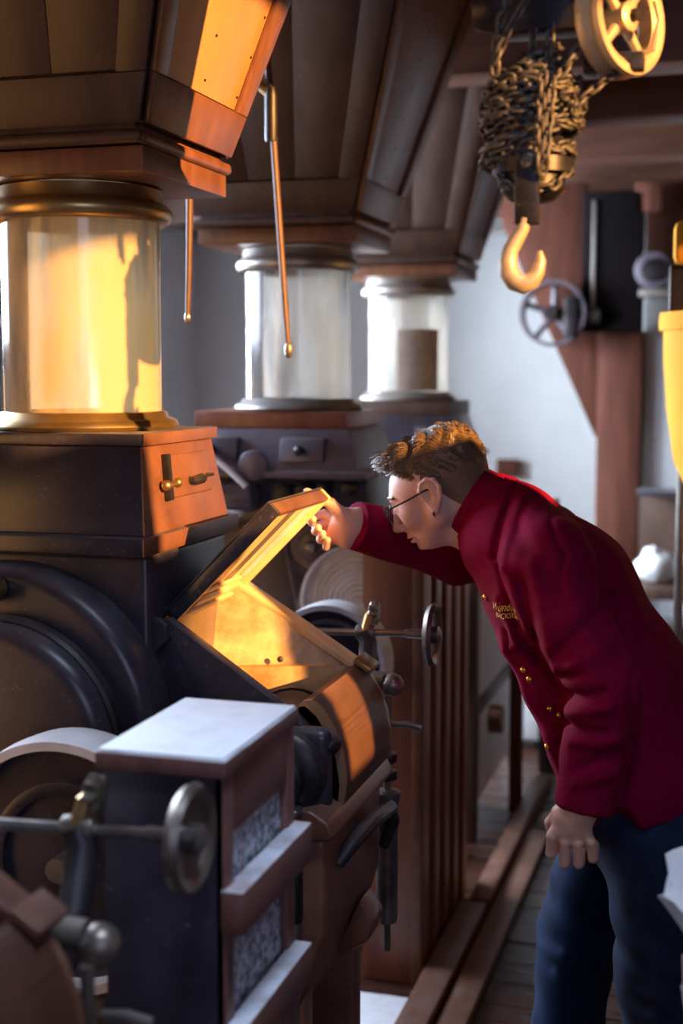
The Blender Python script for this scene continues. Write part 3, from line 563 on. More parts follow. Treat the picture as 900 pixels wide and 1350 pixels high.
# third mill, mostly hidden
m3 = thing('roller_mill', (-1.15, 4.87, 0), 'dark mill under the glass cylinder with taped paper patch', 'roller mill', 'iron roller mills in the row')
def add3(f, name, mt, bv=0.004): return f.build(name, mt, m3, bv)
add3(MB().box(-1.40, -0.985, 4.70, 5.04, 1.495, 1.545), 'wooden_cap', 'dark_or_shaded_wood')
add3(MB().frustum((-1.45, -0.95, 4.66, 5.08, 1.36), (-1.42, -0.985, 4.70, 5.04, 1.495)), 'feed_box', 'black_paint')
add3(MB().box(-1.47, -0.92, 4.64, 5.10, 1.34, 1.362), 'flange', 'black_paint')
add3(MB().prism([(-1.60, 0.0), (-1.60, 1.30), (-1.45, 1.34), (-1.0, 1.34), (-1.0, 1.20), (-1.0, 0.0)], 'y', 4.70, 5.06), 'body', 'dark_or_shaded_wood', 0.012)
h = add3(MB().box(-1.10, -0.98, 4.645, 4.66, 1.39, 1.46), 'hatch', 'black_paint')
MB().ball((-1.04, 4.635, 1.425), 0.015).build('knob', 'black_iron', h)
add3(MB().lathe([(0.19, -0.05), (0.205, -0.05), (0.205, 0.05), (0.19, 0.05), (0.19, -0.05)], (-1.22, 4.50, 0.9), 'y', 48, False), 'pulley', 'flour_iron', 0)
# taped paper on the farthest glass
def taped():
    v = []; n = 10
    for zz in (1.582, 1.80):
        for i in range(n): a = R(-92 + 62 * i / (n - 1)); v.append((XC + 0.1465 * math.cos(a), 4.87 + 0.1465 * math.sin(a), zz))
    return MB().add(v, [(i, i + 1, n + i + 1, n + i) for i in range(n - 1)])
tag(taped().build('paper_patch', 'sack_cloth'), 'tan paper patch wrapped on the farthest glass cylinder', 'paper')

# timber frame of the next bay with hanging rods and sacks
tf = thing('sifter_frame', (-0.85, 5.0, 0), 'dark timber machine frame with slim uprights, beyond the fluted casing', 'frame')
for x0, x1, y0, y1, z1, mt in ((-0.99, -0.93, 4.42, 4.48, 1.12, 'black_paint'), (-0.92, -0.865, 4.60, 4.66, 1.12, 'dark_or_shaded_wood'), (-0.812, -0.765, 4.98, 5.03, 1.10, 'post_wood'), (-0.775, -0.71, 5.5, 5.57, 1.1, 'black_paint')):
    MB().box(x0, x1, y0, y1, 0.0, z1).build('upright', mt, tf, 0.005)
MB().box(-0.99, -0.71, 4.42, 5.57, 1.10, 1.14).build('top_rail', 'red_wood', tf, 0.005)
MB().box(-0.905, -0.88, 4.63, 5.55, 0.42, 0.48).build('lower_rail', 'dark_or_shaded_wood', tf, 0.005)
MB().lathe([(0.02, 0), (0.05, 0), (0.05, 0.05), (0.02, 0.05)], (-0.84, 4.72, 0.42), 'x', 20).build('axle_box', 'rust_paint', tf, 0.004)
MB().box(-0.90, -0.89, 4.68, 5.50, 0.10, 1.08).build('pale_light_sheet', 'paper_white', tf, 0.002)  # white sheet standing in for window light on the wall beyond

# kerb boards along the mills
for i, (x0, x1, y0, y1, z1) in enumerate(((-0.785, -0.705, 3.02, 3.95, 0.055), (-0.760, -0.700, 3.96, 5.3, 0.06), (-0.695, -0.620, 3.02, 4.7, 0.035))):
    o = MB().box(x0, x1, y0, y1, 0.002, z1).build('kerb_board', 'kerb_wood', None, 0.006)
    tag(o, ('raised orange-brown kerb board running along the fluted casing', 'raised kerb board continuing past the far end of the fluted casing', 'low flat orange-brown board on the aisle side of the kerb')[i], 'board', 'boards along the mill row')
MB_ = MB().box(-1.0, -0.72, 2.78, 3.36, 0.002, 0.008)
tag(MB_.build('floor_plate', 'white_top', None, 0.002), 'pale floury metal plate on the floor before the fluted casing', 'plate')

# control rods
t = thing('control_rod', (-1.03, 3.0, 1.69), 'long thin iron rod with clamp, hanging in front of the second hopper', 'rod', 'iron rods hanging by the hoppers')
MB().tube([(-1.10, 3.0, 3.10), (-1.062, 3.0, 2.40), (-1.048, 3.0, 2.235), (-1.018, 3.0, 1.80), (-1.010, 3.0, 1.70)], [0.009, 0.009, 0.008, 0.008, 0.006], 10).build('rod', 'dark_rust', t)
MB().lathe([(0.014, 2.17), (0.015, 2.18), (0.015, 2.27), (0.012, 2.29)], (-1.049, 3.0, 0), 'z', 14).build('clamp_sleeve', 'black_iron', t)
MB().tube([(-1.05, 3.0, 2.275), (-1.08, 3.0, 2.30), (-1.105, 3.0, 2.315)], [0.012, 0.010, 0.012], 10).build('clamp_arm', 'brass', t)
MB().ball((-1.010, 3.0, 1.70), 0.010, 12, 1, 1, 2).build('rod_tip', 'worn_steel', t)
t = thing('control_rod', (-1.12, 2.75, 1.76), 'short thin rod hanging between the first and second glass cylinders', 'rod', 'iron rods hanging by the hoppers')
MB().tube([(-1.140, 2.745, 2.88), (-1.142, 2.74, 2.02), (-1.146, 2.74, 1.86), (-1.150, 2.74, 1.77)], [0.008, 0.008, 0.007, 0.006], 10).build('rod', 'dark_rust', t)
MB().ball((-1.150, 2.74, 1.765), 0.008, 10, 1, 1, 1.8).build('rod_tip', 'steel', t)

# ================================================================== chain hoist
HX, HY = -0.327, 2.17
ho = thing('chain_hoist', (HX, HY, 1.775), 'black chain hoist with bundled chain, spoked wheel and steel hook, hanging from the ceiling', 'hoist')
MB().box(-0.385, -0.245, HY - 0.035, HY + 0.035, 2.165, 2.26).build('hoist_frame', 'black_iron', ho, 0.008)
MB().lathe([(0.030, -0.03), (0.036, 0), (0.036, 0.02)], (-0.392, HY, 2.21), 'x', 20).build('frame_boss', 'black_iron', ho, 0.003)
MB().box(-0.42, -0.385, HY - 0.012, HY + 0.012, 2.195, 2.22).build('axle_stub', 'black_iron', ho, 0.004)
MB().tube([(-0.33, HY, 2.26), (-0.33, HY, 3.262)], 0.014, 12).build('suspension_rod', 'black_iron', ho)
MB().box(-0.25, -0.16, HY - 0.03, HY + 0.02, 2.10, 2.128).build('guide_bar', 'black_iron', ho, 0.004)
# hand wheel: seen obliquely
wc = Vector((-0.196, HY - 0.01, 2.180)); ax = Vector((0.85, -0.50, 0.05)).normalized(); rotm = Vector((0, 0, 1)).rotation_difference(ax).to_matrix()
def on_wheel(mb): return MB().add([tuple(rotm @ Vector(p) + wc) for p in mb.v], mb.f)
wh = on_wheel(MB().lathe([(0.064, -0.012), (0.074, -0.022), (0.086, -0.022), (0.088, -0.012), (0.080, 0.0), (0.088, 0.012), (0.086, 0.020), (0.074, 0.020), (0.064, 0.012), (0.064, -0.012)], (0, 0, 0), 'z', 56, False)).build('hoist_wheel', 'hook_steel', ho, ang=45)
for i in range(4):
    a = i * PI / 2 + 0.25
    on_wheel(MB().tube([(0.015 * math.cos(a), 0.015 * math.sin(a), 0), (0.067 * math.cos(a), 0.067 * math.sin(a), 0)], [0.009, 0.0065], 8)).build('spoke', 'hook_steel', wh)
hb = on_wheel(MB().lathe([(0.020, -0.02), (0.022, -0.01), (0.022, 0.018), (0.014, 0.022)], (0, 0, 0), 'z', 20)).build('hub', 'hook_steel', wh)
on_wheel(MB().lathe([(0.010, 0.02), (0.010, 0.032)], (0, 0, 0), 'z', 6)).build('hub_nut', 'black_iron', hb)
MB().tube([(-0.145, HY - 0.02, 2.20), (-0.138, HY - 0.02, 2.17), (-0.148, HY - 0.02, 2.13), (-0.165, HY - 0.02, 2.125)], 0.005, 8).build('chain_guide', 'hook_steel', ho)
# block, bar, hook
bd = MB().lathe([(0.058, -0.011), (0.064, -0.011), (0.064, 0.011), (0.058, 0.011), (0.058, -0.011)], (HX, HY, 1.966), 'z', 40, False).build('block_band', 'black_iron', ho)
bd2 = MB().lathe([(0.015, 0), (0.014, -0.008), (0.008, -0.013)], (HX + 0.003, HY - 0.064, 1.966), 'y', 20).build('bolt', 'worn_steel', bd)
MB().lathe([(0.05, 1.965), (0.05, 1.93), (0.035, 1.915), (0.01, 1.91)], (HX, HY, 0), 'z', 24).build('sheave_block', 'black_iron', ho, ang=40)
MB().frustum((HX - 0.017, HX + 0.021, HY - 0.074, HY - 0.056, 1.872), (HX - 0.018, HX + 0.018, HY - 0.074, HY - 0.056, 1.985)).build('hook_bar', 'black_iron', ho, 0.003)
hp = [(-0.328, 1.882), (-0.332, 1.866), (-0.340, 1.852), (-0.350, 1.836), (-0.354, 1.818), (-0.351, 1.800), (-0.342, 1.788), (-0.329, 1.783), (-0.316, 1.789), (-0.308, 1.802), (-0.304, 1.818), (-0.3055, 1.832)]
hr = [0.010, 0.010, 0.011, 0.0125, 0.014, 0.0155, 0.0165, 0.016, 0.014, 0.011, 0.0085, 0.004]
hk = MB().tube([(x, HY - 0.065, z) for x, z in hp], hr, 14)
hk.build('hook', 'hook_steel', ho, ang=60)
# chain links
def link_mesh():
    pts = []
    for i in range(12):
        a = 2 * PI * i / 12; x = math.cos(a) * 0.0056; zc = math.sin(a) * 0.0062
        pts.append((x, 0, zc + (0.0058 if math.sin(a) > 0.01 else (-0.0058 if math.sin(a) < -0.01 else 0))))
    b = MB().tube(pts, 0.0030, 6, True)
    me = bpy.data.meshes.new('chain_link'); me.from_pydata(b.v, [], b.f); me.polygons.foreach_set('use_smooth', [True] * len(me.polygons)); me.materials.append(MATS['chain_iron'])
    return me, b
LINK, LB = link_mesh(); links = []
def put_link(p, t, tw):
    t = Vector(t).normalized(); rf = Vector((0, 0, 1)) if abs(t.z) < 0.9 else Vector((1, 0, 0))
    a = (rf - t * rf.dot(t)).normalized(); b = t.cross(a)
    x = a * math.cos(tw) + b * math.sin(tw); yv = t.cross(x)
    M = Matrix((x, yv, t)).transposed()
    links.append((Vector(p), M))
def strand(pts, tw0=0.0, pitch=0.0172):
    pts = [Vector(p) for p in pts]; L = [0]
    for a, b in zip(pts, pts[1:]): L.append(L[-1] + (b - a).length)
    s = 0; k = 0
    while s < L[-1]:
        i = max(j for j in range(len(L)) if L[j] <= s + 1e-9); i = min(i, len(pts) - 2)
        f = (s - L[i]) / (L[i + 1] - L[i]); put_link(pts[i].lerp(pts[i + 1], f), pts[i + 1] - pts[i], tw0 + (PI / 2 if k % 2 else 0)); s += pitch; k += 1
# bundle: wound turns on a barrel that leans and bulges
rb = random.Random(3)
def barrel(z):
    u = (z - 1.975) / 0.150
    return 0.058 + 0.016 * math.sin(PI * min(max(u * 0.85 + 0.1, 0), 1)) - 0.020 * max(0, u - 0.72) / 0.28
turns = []
front = []
for k in range(17):
    z = 1.982 + k * 0.0088; r = barrel(z) + rb.uniform(-0.004, 0.004); tilt = rb.uniform(-0.018, 0.018) + 0.012; ph = rb.uniform(0, 6)
    n = int(2 * PI * r / 0.0172)
    for i in range(n):
        a = 2 * PI * i / n + ph
        zz = z + tilt * math.cos(a) + rb.uniform(-0.002, 0.002); rr = r + rb.uniform(-0.004, 0.004)
        p = (HX - 0.004 + rr * math.cos(a), HY + 0.85 * rr * math.sin(a), zz)
        tn = (-math.sin(a), 0.85 * math.cos(a), -tilt * math.sin(a) / r * 0.5 + rb.uniform(-0.18, 0.18))
        put_link(p, tn, (PI / 2 if i % 2 else 0) + rb.uniform(-0.35, 0.35) + 0.6)
# hanging strands
f = HY - 0.072
strand([(-0.345, f, 2.24), (-0.372, f - 0.002, 2.16), (-0.378, f + 0.01, 2.10)]); strand([(-0.305, f, 2.24), (-0.352, f - 0.004, 2.165), (-0.375, f, 2.12)], 0.5)
strand([(-0.325, HY - 0.03, 2.17), (-0.327, HY - 0.035, 2.11)], 0.3); strand([(-0.298, HY - 0.03, 2.17), (-0.300, HY - 0.04, 2.11)], 0.8)
strand([(-0.302, f - 0.01, 2.085), (-0.305, f - 0.012, 2.03), (-0.306, f - 0.012, 1.96), (-0.302, f - 0.004, 1.945)], 0.2)
strand([(-0.288, f - 0.008, 2.075), (-0.292, f - 0.010, 2.02), (-0.296, f - 0.010, 1.965), (-0.302, f - 0.004, 1.943)], 0.9)
strand([(-0.240, HY - 0.05, 2.155), (-0.262, HY - 0.06, 2.115), (-0.290, HY - 0.07, 2.075)], 0.4)
strand([(-0.205, HY - 0.02, 2.098), (-0.235, HY - 0.03, 2.073), (-0.262, HY - 0.04, 2.050)], 0.6)
strand([(-0.375, HY - 0.03, 1.955), (-0.362, HY - 0.05, 1.935), (-0.345, HY - 0.05, 1.928)]); strand([(-0.272, HY - 0.02, 1.955), (-0.288, HY - 0.045, 1.932), (-0.305, HY - 0.05, 1.928)], 0.7)
for a in ((-0.265, 2.07), (-0.262, 2.055), (-0.27, 2.065), (-0.258, 2.045), (-0.275, 2.06)): put_link((a[0], HY - 0.05 + rb.uniform(-0.01, 0.01), a[1]), (rb.uniform(-1, 1), rb.uniform(-1, 1), rb.uniform(-1, 1)), rb.uniform(0, 3))
hob = Vector(ho['_o'])
links.sort(key=lambda q: q[0].y)          # nearest links are single parts, those at the back are joined
for p, M in links[:290]:
    o = bpy.data.objects.new('chain_link', LINK); col.objects.link(o); o.parent = ho; o.matrix_local = Matrix.Translation(p - hob) @ M.to_4x4()
rest = MB()
for p, M in links[290:]: rest.add([M @ Vector(v) + p for v in LB.v], LB.f)
rest.build('chain_links_behind', 'chain_iron', ho, kind='stuff')
MB().lathe([(0.03, 1.97), (0.045, 1.99), (0.050, 2.05), (0.045, 2.10), (0.02, 2.14)], (HX - 0.004, HY, 0), 'z', 20).build('chain_core', 'black_iron', ho)

ho.scale = (0.9, 0.9, 0.9); ho.location = Vector((0, 0, 1.65)) + (ho.location - Vector((0, 0, 1.65))) * 0.9

# ================================================================== timber post, brace and wall gear at the far end
tp = thing('timber_post', (-0.56, 6.5, 0), 'brown timber post with wide slanted knee brace before the pale wall', 'post')
MB().box(-0.660, -0.458, 6.45, 6.62, 0.0, 1.84).build('post', 'post_wood', tp, 0.008)
MB().prism([(-0.667, 1.34), (-1.115, 2.33), (-1.18, 2.52), (-0.73, 2.52), (-0.725, 1.84), (-0.66, 1.84)], 'y', 6.48, 6.58).build('knee_brace', 'post_wood', tp, 0.006)
MB().box(-0.458, -0.20, 6.50, 6.60, 2.10, 2.52).build('side_panel', 'post_wood', tp, 0.006)
es = thing('dark_opening', (-0.59, 6.4, 1.83), 'black upright box standing in for the dark opening above the timber post', 'dark opening')
MB().box(-0.73, -0.455, 6.36, 6.448, 1.832, 2.46).build('casing', 'dark_void', es, 0.01)  # near-black box in place of a dark, shaded opening
MB().box(-0.685, -0.668, 6.345, 6.36, 1.93, 2.42).build('bright_strip', 'tin', es, 0.003)
MB().tube([(-0.70, 6.33, 1.90), (-0.64, 6.33, 1.90)], 0.035, 16).build('bearing_drum', 'black_iron', es)
wp = MB().lathe([(0.135, -0.05), (0.150, -0.05), (0.153, 0), (0.150, 0.05), (0.135, 0.05), (0.135, -0.05)], (-0.850, 6.33, 1.915), 'y', 48, False)
pt = thing('belt_pulley', (-0.85, 6.33, 1.765), 'grey spoked belt pulley in front of the slanted knee brace', 'pulley')
wp.build('rim', 'grey_machine', pt, ang=50)
for i in range(5):
    a = 2 * PI * i / 5 + 0.3; MB().tube([(-0.85 + 0.02 * math.cos(a), 6.33, 1.915 + 0.02 * math.sin(a)), (-0.85 + 0.14 * math.cos(a), 6.33, 1.915 + 0.14 * math.sin(a))], [0.016, 0.012], 8).build('spoke', 'grey_machine', pt)
MB().lathe([(0.035, -0.05), (0.04, 0), (0.035, 0.05)], (-0.85, 6.33, 1.915), 'y', 20).build('hub', 'black_iron', pt)
MB().tube([(-0.85, 6.25, 1.915), (-0.85, 6.46, 1.915)], 0.022, 12).build('axle', 'black_iron', pt)
MB().box(-0.80, -0.735, 6.27, 6.35, 1.80, 1.99).build('bearing_stand', 'black_iron', pt, 0.01)
mo = thing('wall_motor', (-0.40, 6.4, 1.98), 'dusty grey electric motor with hanging cable near the dark opening', 'motor')
MB().lathe([(0.05, -0.10), (0.082, -0.09), (0.085, 0.06), (0.07, 0.08)], (-0.410, 6.40, 2.10), 'y', 32).build('housing', 'grey_machine', mo, ang=40)
MB().lathe([(0.02, -0.115), (0.05, -0.11), (0.055, -0.09)], (-0.410, 6.40, 2.10), 'y', 24).build('end_cap', 'black_iron', mo)
MB().box(-0.47, -0.34, 6.32, 6.48, 1.985, 2.02).build('foot', 'tin', mo, 0.004)
MB().tube([(-0.475, 6.40, 2.42), (-0.478, 6.38, 2.30), (-0.470, 6.37, 2.21), (-0.45, 6.38, 2.15)], 0.009, 8).build('cable', 'flour_iron', mo)
MB().box(-0.50, -0.38, 6.36, 6.46, 2.36, 2.50).build('junction_box', 'post_wood', mo, 0.01)
wall_bits = MB().box(-0.455, -0.30, 6.52, 6.60, 0.0, 2.05)
tag(wall_bits.build('plank_partition', 'plaster', None, 0.004), 'pale grey upright partition board beside the brown timber post', 'partition')
o = MB().box(-1.33, -1.21, 7.60, 7.648, 1.06, 1.16).build('wall_box', 'post_wood', None, 0.005); tag(o, 'small brown box fixed to the pale back wall', 'box')
bar = MB().box(-3.15, 1.5, 7.55, 7.60, 2.40, 2.425).build('wall_rail', 'flour_iron', None, 0.004); tag(bar, 'thin pale rail running along the top of the back wall', 'rail')

# yellow funnel
yf = thing('yellow_funnel', (0.05, 3.75, 0), 'yellow painted metal funnel on a slim leg, right of the timber post', 'funnel')
MB().lathe([(0.02, 0.95), (0.07, 1.0), (0.10, 1.15), (0.185, 1.32), (0.225, 1.42), (0.245, 1.55), (0.256, 1.68), (0.258, 1.765), (0.02, 1.765)], (0.045, 3.75, 0), 'z', 48).build('bowl', 'yellow_paint', yf, ang=40)
MB().lathe([(0.255, 1.757), (0.268, 1.757), (0.270, 1.78), (0.268, 1.803), (0.25, 1.803), (0.25, 1.757)], (0.045, 3.75, 0), 'z', 48, False).build('rim', 'yellow_paint', yf)
MB().box(-0.185, 0.25, 3.60, 3.90, 1.92, 2.03).build('top_housing', 'yellow_paint', yf, 0.02)
MB().box(-0.195, 0.22, 3.63, 3.87, 1.80, 1.925).build('throat', 'black_iron', yf, 0.01)
for x, yy in ((-0.155, 3.72), (0.24, 3.72)): MB().tube([(x, yy, 0), (x, yy, 1.40)], 0.012, 10).build('leg', 'tin', yf)

# bench at the far end with white bundles
bn = thing('work_bench', (-0.3, 6.1, 0), 'dark bench with a deep back shelf beyond the yellow funnel', 'bench')
MB().box(-0.45, 0.2, 5.9, 6.4, 0.68, 0.73).build('top', 'dark_or_shaded_wood', bn, 0.005)
MB().box(-0.45, 0.2, 6.38, 6.40, 0.73, 1.12).build('back_panel', 'dark_or_shaded_wood', bn, 0.004)
MB().box(-0.45, 0.2, 6.15, 6.40, 1.10, 1.125).build('shelf', 'black_paint', bn, 0.004)
for x in (-0.43, 0.14): MB().box(x, x + 0.05, 5.92, 5.97, 0, 0.68).build('leg', 'dark_or_shaded_wood', bn, 0.004)

def lumpy(c, r, seed, amp=0.25, n=22, m=16):
    rg = Vector((seed * 3.1, seed * 1.7, seed * 0.9)); v = []; f = []
    for j in range(m + 1):
        th = PI * j / m
        for i in range(n):
            a = 2 * PI * i / n; d = Vector((math.sin(th) * math.cos(a), math.sin(th) * math.sin(a), math.cos(th)))
            q = 1 + amp * noise.noise(d * 1.6 + rg) + amp * 0.5 * noise.noise(d * 4 + rg)
            z = max(d.z * r[2] * q, -r[2] * 0.75)
            v.append((c[0] + d.x * r[0] * q, c[1] + d.y * r[1] * q, c[2] + z))
    for j in range(m):
        for i in range(n): f.append((j * n + i, (j + 1) * n + i, (j + 1) * n + (i + 1) % n, j * n + (i + 1) % n))
    return MB().add(v, f)
tag(lumpy((-0.35, 6.08, 0.80), (0.085, 0.08, 0.085), 1).build('cloth_bundle', 'paper_white', None, ang=80), 'crumpled white cloth bundle on the dark bench, the bigger of two', 'cloth', 'white bundles on the bench')
tag(lumpy((-0.19, 6.10, 0.79), (0.055, 0.06, 0.075), 2).build('cloth_bundle', 'paper_white', None, ang=80), 'small white cloth bundle on the dark bench beside the bigger one', 'cloth', 'white bundles on the bench')
tub = thing('tub', (-0.30, 5.6, 0), 'teal grey tub below the white cloth bundles', 'tub')
MB().lathe([(0.10, 0.0), (0.13, 0.02), (0.15, 0.50), (0.15, 0.62), (0.01, 0.62)], (-0.30, 5.62, 0), 'z', 32).build('drum', 'tin', tub, ang=40)
MB().lathe([(0.148, 0.60), (0.165, 0.605), (0.165, 0.635), (0.148, 0.64), (0.02, 0.645)], (-0.30, 5.62, 0), 'z', 32).build('lid_rim', 'grey_machine', tub, ang=40)
for i, (cx, cy, cz, r) in enumerate(((-0.595, 5.62, 0.09, (0.09, 0.14, 0.12)), (-0.52, 5.15, 0.10, (0.085, 0.13, 0.13)), (-0.66, 6.02, 0.12, (0.11, 0.12, 0.16)))):
    tag(lumpy((cx, cy, cz), r, 5 + i, 0.18).build('flour_sack', 'sack_cloth', None, ang=80), ('low grey-brown flour sack on the aisle floor beside the kerb', 'grey-brown flour sack on the aisle floor nearest the tub', 'taller flour sack standing behind the two low ones')[i], 'sack', 'sacks in the aisle')
bx = thing('light_patch_box', (-0.89, 5.97, 0), 'low white box on dark feet, standing in for the window-lit floor patch', 'light patch')  # white box in place of a patch of window light on the floor
MB().box(-0.98, -0.80, 5.85, 6.10, 0.04, 0.22).build('box', 'paper_white', bx, 0.01)
MB().box(-0.99, -0.79, 5.84, 6.11, 0.22, 0.235).build('cover', 'paper_white', bx, 0.004)
for x in (-0.97, -0.84): MB().box(x, x + 0.03, 5.87, 5.91, 0, 0.04).build('leg', 'black_iron', bx)
for i, (x, yy, a) in enumerate(((-0.625, 4.88, 0.055), (-0.555, 4.66, 0.045))):
    tag(lumpy((x, yy, 0.012), (a, a * 1.6, 0.02), 11 + i, 0.3).build('flour_spill', 'paper_white', None, ang=80), ('heap of white flour on the floor beside the kerb end', 'small patch of spilled white flour farther out in the aisle')[i], 'flour', 'spilled flour in the aisle')

# paper sacks at the near right edge
def paper_sack(cx, cy, hx, hy, z0, h, seed, flare, name, label, fs=0.8):
    v = []; f = []; n = 36; m = 26; rg = Vector((seed, seed * 2.3, 0))
    for j in range(m + 1):
        u = j / m; z = z0 + h * u
        for i in range(n):
            a = 2 * PI * i / n; ca, sa = math.cos(a), math.sin(a); sq = (abs(ca) ** 4 + abs(sa) ** 4) ** -0.25
            fl_ = 1 + flare * max(0, (u - fs) / (1 - fs)) ** 1.5
            q = 1 + 0.10 * noise.noise(Vector((ca * 2.2, sa * 2.2, z * 9)) + rg) + 0.06 * abs(noise.noise(Vector((ca * 5, sa * 5, z * 20)) + rg))
            v.append((cx + hx * ca * sq * fl_ * q, cy + hy * sa * sq * fl_ * q, z + (0.03 * noise.noise(Vector((ca * 3, sa * 3, 4)) + rg) if j > 2 else 0)))
    for j in range(m):
        for i in range(n): f.append((j * n + i, j * n + (i + 1) % n, (j + 1) * n + (i + 1) % n, (j + 1) * n + i))
    f.append(tuple(range(n - 1, -1, -1)))
    f.append(tuple(m * n + i for i in range(n)))
    o = MB().add(v, f).build(name, 'paper_white', None, ang=40)
    return tag(o, label, 'sack', 'white paper sacks beside the man')
paper_sack(0.085, 1.72, 0.135, 0.12, 0.0, 0.895, 3.3, 0.0, 'paper_sack', 'tall white paper sack standing beside the man, under the crumpled one')
paper_sack(0.045, 1.74, 0.085, 0.08, 0.918, 0.085, 7.9, 0.48, 'paper_sack', 'crumpled white paper sack lying on top of the tall sack', 0.0)

# ================================================================== signed-distance modelling for the man
def smin(a, b, k):
    if k <= 0: return np.minimum(a, b)
    h = np.clip(0.5 + 0.5 * (b - a) / k, 0, 1)
    return b * (1 - h) + a * h - k * h * (1 - h)
V3 = lambda *a: np.array(a, dtype=np.float64)
def cap(a, b, r1, r2=None, k=0.01, flat=None, ratio=1.0, op='+'):
    """tapered capsule; flat axis with ratio widens the section along that axis"""
    a = np.array(a, float); b = np.array(b, float); r2 = r1 if r2 is None else r2; ab = b - a; L2 = max(ab @ ab, 1e-12)
    fx = None if flat is None else np.array(flat, float) / np.linalg.norm(flat)
    def f(P):
        ap = P - a; t = np.clip(ap @ ab / L2, 0, 1); q = ap - t[:, None] * ab
        if fx is not None:
            c = q @ fx; q = q + np.outer(c * (1.0 / ratio - 1.0), fx)
        d = np.sqrt((q * q).sum(1)) - (r1 + t * (r2 - r1))
        return d
    return (f, k, op)
def ell(c, r, k=0.01, op='+', M=None):
    c = np.array(c, float); r = np.array(r, float)
    def f(P):
        q = P - c
        if M is not None: q = q @ M            # rows of M^T : world -> local
        k0 = np.sqrt(((q / r) ** 2).sum(1)); k1 = np.sqrt(((q / (r * r)) ** 2).sum(1)) + 1e-9
        return k0 * (k0 - 1) / k1
    return (f, k, op)
def plane(p, n, k=0.004):
    """keeps the side against n"""
    p = np.array(p, float); n = np.array(n, float); n /= np.linalg.norm(n)
    return (lambda P: (P - p) @ n, k, '&')
def sdf_mesh(prims, h, disp=None, pad=0.03, lo=None, hi=None):
    B = 10
    lo = np.array(lo, float); hi = np.array(hi, float)
    nb = np.ceil((hi - lo) / (h * B)).astype(int); n = nb * B + 1
    S = np.full(n, 1.0, np.float32)
    ib = np.stack(np.meshgrid(*[np.arange(k) for k in nb], indexing='ij'), -1).reshape(-1, 3)
    cen = lo + (ib + 0.5) * B * h; Rb = B * h * math.sqrt(3) / 2 * 1.05
    def ev(P, idx):
        d = np.full(len(P), 9.0)
        for i in idx:
            f, k, op = prims[i]
            v = f(P)
            if op == '+': d = smin(d, v, k)
            elif op == '-': d = -smin(-d, v, k)
            else: d = -smin(-d, -v, k)
        return d
    allv = np.stack([p[0](cen) for p in prims], 1)
    plus = np.array([p[2] == '+' for p in prims]); ks = np.array([p[1] for p in prims])
    mn = allv[:, plus].min(1)
    dc = ev(cen, range(len(prims)))
    act = (np.abs(dc) < Rb * 2.2 + 0.03)
    loc = np.stack(np.meshgrid(*[np.arange(B + 1)] * 3, indexing='ij'), -1).reshape(-1, 3) * h
    for bi in range(len(ib)):
        i0 = ib[bi] * B; sl = tuple(slice(i0[j], i0[j] + B + 1) for j in range(3))
        if not act[bi]:
            S[sl] = dc[bi]
    for bi in np.nonzero(act)[0]:
        i0 = ib[bi] * B; sl = tuple(slice(i0[j], i0[j] + B + 1) for j in range(3))
        idx = [i for i in range(len(prims)) if (prims[i][2] == '+' and allv[bi, i] < mn[bi] + 3.2 * Rb + ks[i]) or (prims[i][2] == '-' and allv[bi, i] < 1.6 * Rb + ks[i]) or prims[i][2] == '&']
        P = lo + i0 * h + loc; d = ev(P, idx)
        if disp is not None: d = d - disp(P)
        S[sl] = d.reshape(B + 1, B + 1, B + 1)
    ins = S < 0
    c = [ins[:-1, :-1, :-1], ins[1:, :-1, :-1], ins[:-1, 1:, :-1], ins[1:, 1:, :-1], ins[:-1, :-1, 1:], ins[1:, :-1, 1:], ins[:-1, 1:, 1:], ins[1:, 1:, 1:]]
    cnt = sum(q.astype(np.int8) for q in c); cells = np.argwhere((cnt > 0) & (cnt < 8))
    off = np.array([(0, 0, 0), (1, 0, 0), (0, 1, 0), (1, 1, 0), (0, 0, 1), (1, 0, 1), (0, 1, 1), (1, 1, 1)])
    val = np.stack([S[tuple((cells + o).T)] for o in off], 1).astype(float)
    acc = np.zeros((len(cells), 3)); num = np.zeros(len(cells))
    for a, b in ((0, 1), (2, 3), (4, 5), (6, 7), (0, 2), (1, 3), (4, 6), (5, 7), (0, 4), (1, 5), (2, 6), (3, 7)):
        m = (val[:, a] < 0) != (val[:, b] < 0); t = np.where(m, val[:, a] / (val[:, a] - val[:, b] + 1e-12), 0)
        acc += np.where(m[:, None], off[a] + t[:, None] * (off[b] - off[a]), 0); num += m
    verts = lo + (cells + acc / num[:, None]) * h
    index = np.full(ins.shape, -1, np.int64); index[tuple(cells.T)] = np.arange(len(cells))
    faces = []
    for ax in range(3):
        u, w_ = [(1, 2), (2, 0), (0, 1)][ax]
        s1 = [slice(None)] * 3; s2 = [slice(None)] * 3; s1[ax] = slice(0, -1); s2[ax] = slice(1, None)
        e = np.argwhere(ins[tuple(s1)] != ins[tuple(s2)]); e = e[(e[:, u] > 0) & (e[:, w_] > 0) & (e[:, u] < ins.shape[u] - 1) & (e[:, w_] < ins.shape[w_] - 1)]
        du = np.zeros(3, int); du[u] = 1; dw = np.zeros(3, int); dw[w_] = 1
        q = np.stack([index[tuple((e - du - dw).T)], index[tuple((e - dw).T)], index[tuple(e.T)], index[tuple((e - du).T)]], 1)
        fl_ = ~ins[tuple(e.T)]
        q[fl_] = q[fl_][:, ::-1]
        faces.append(q)
    return verts, np.concatenate(faces)
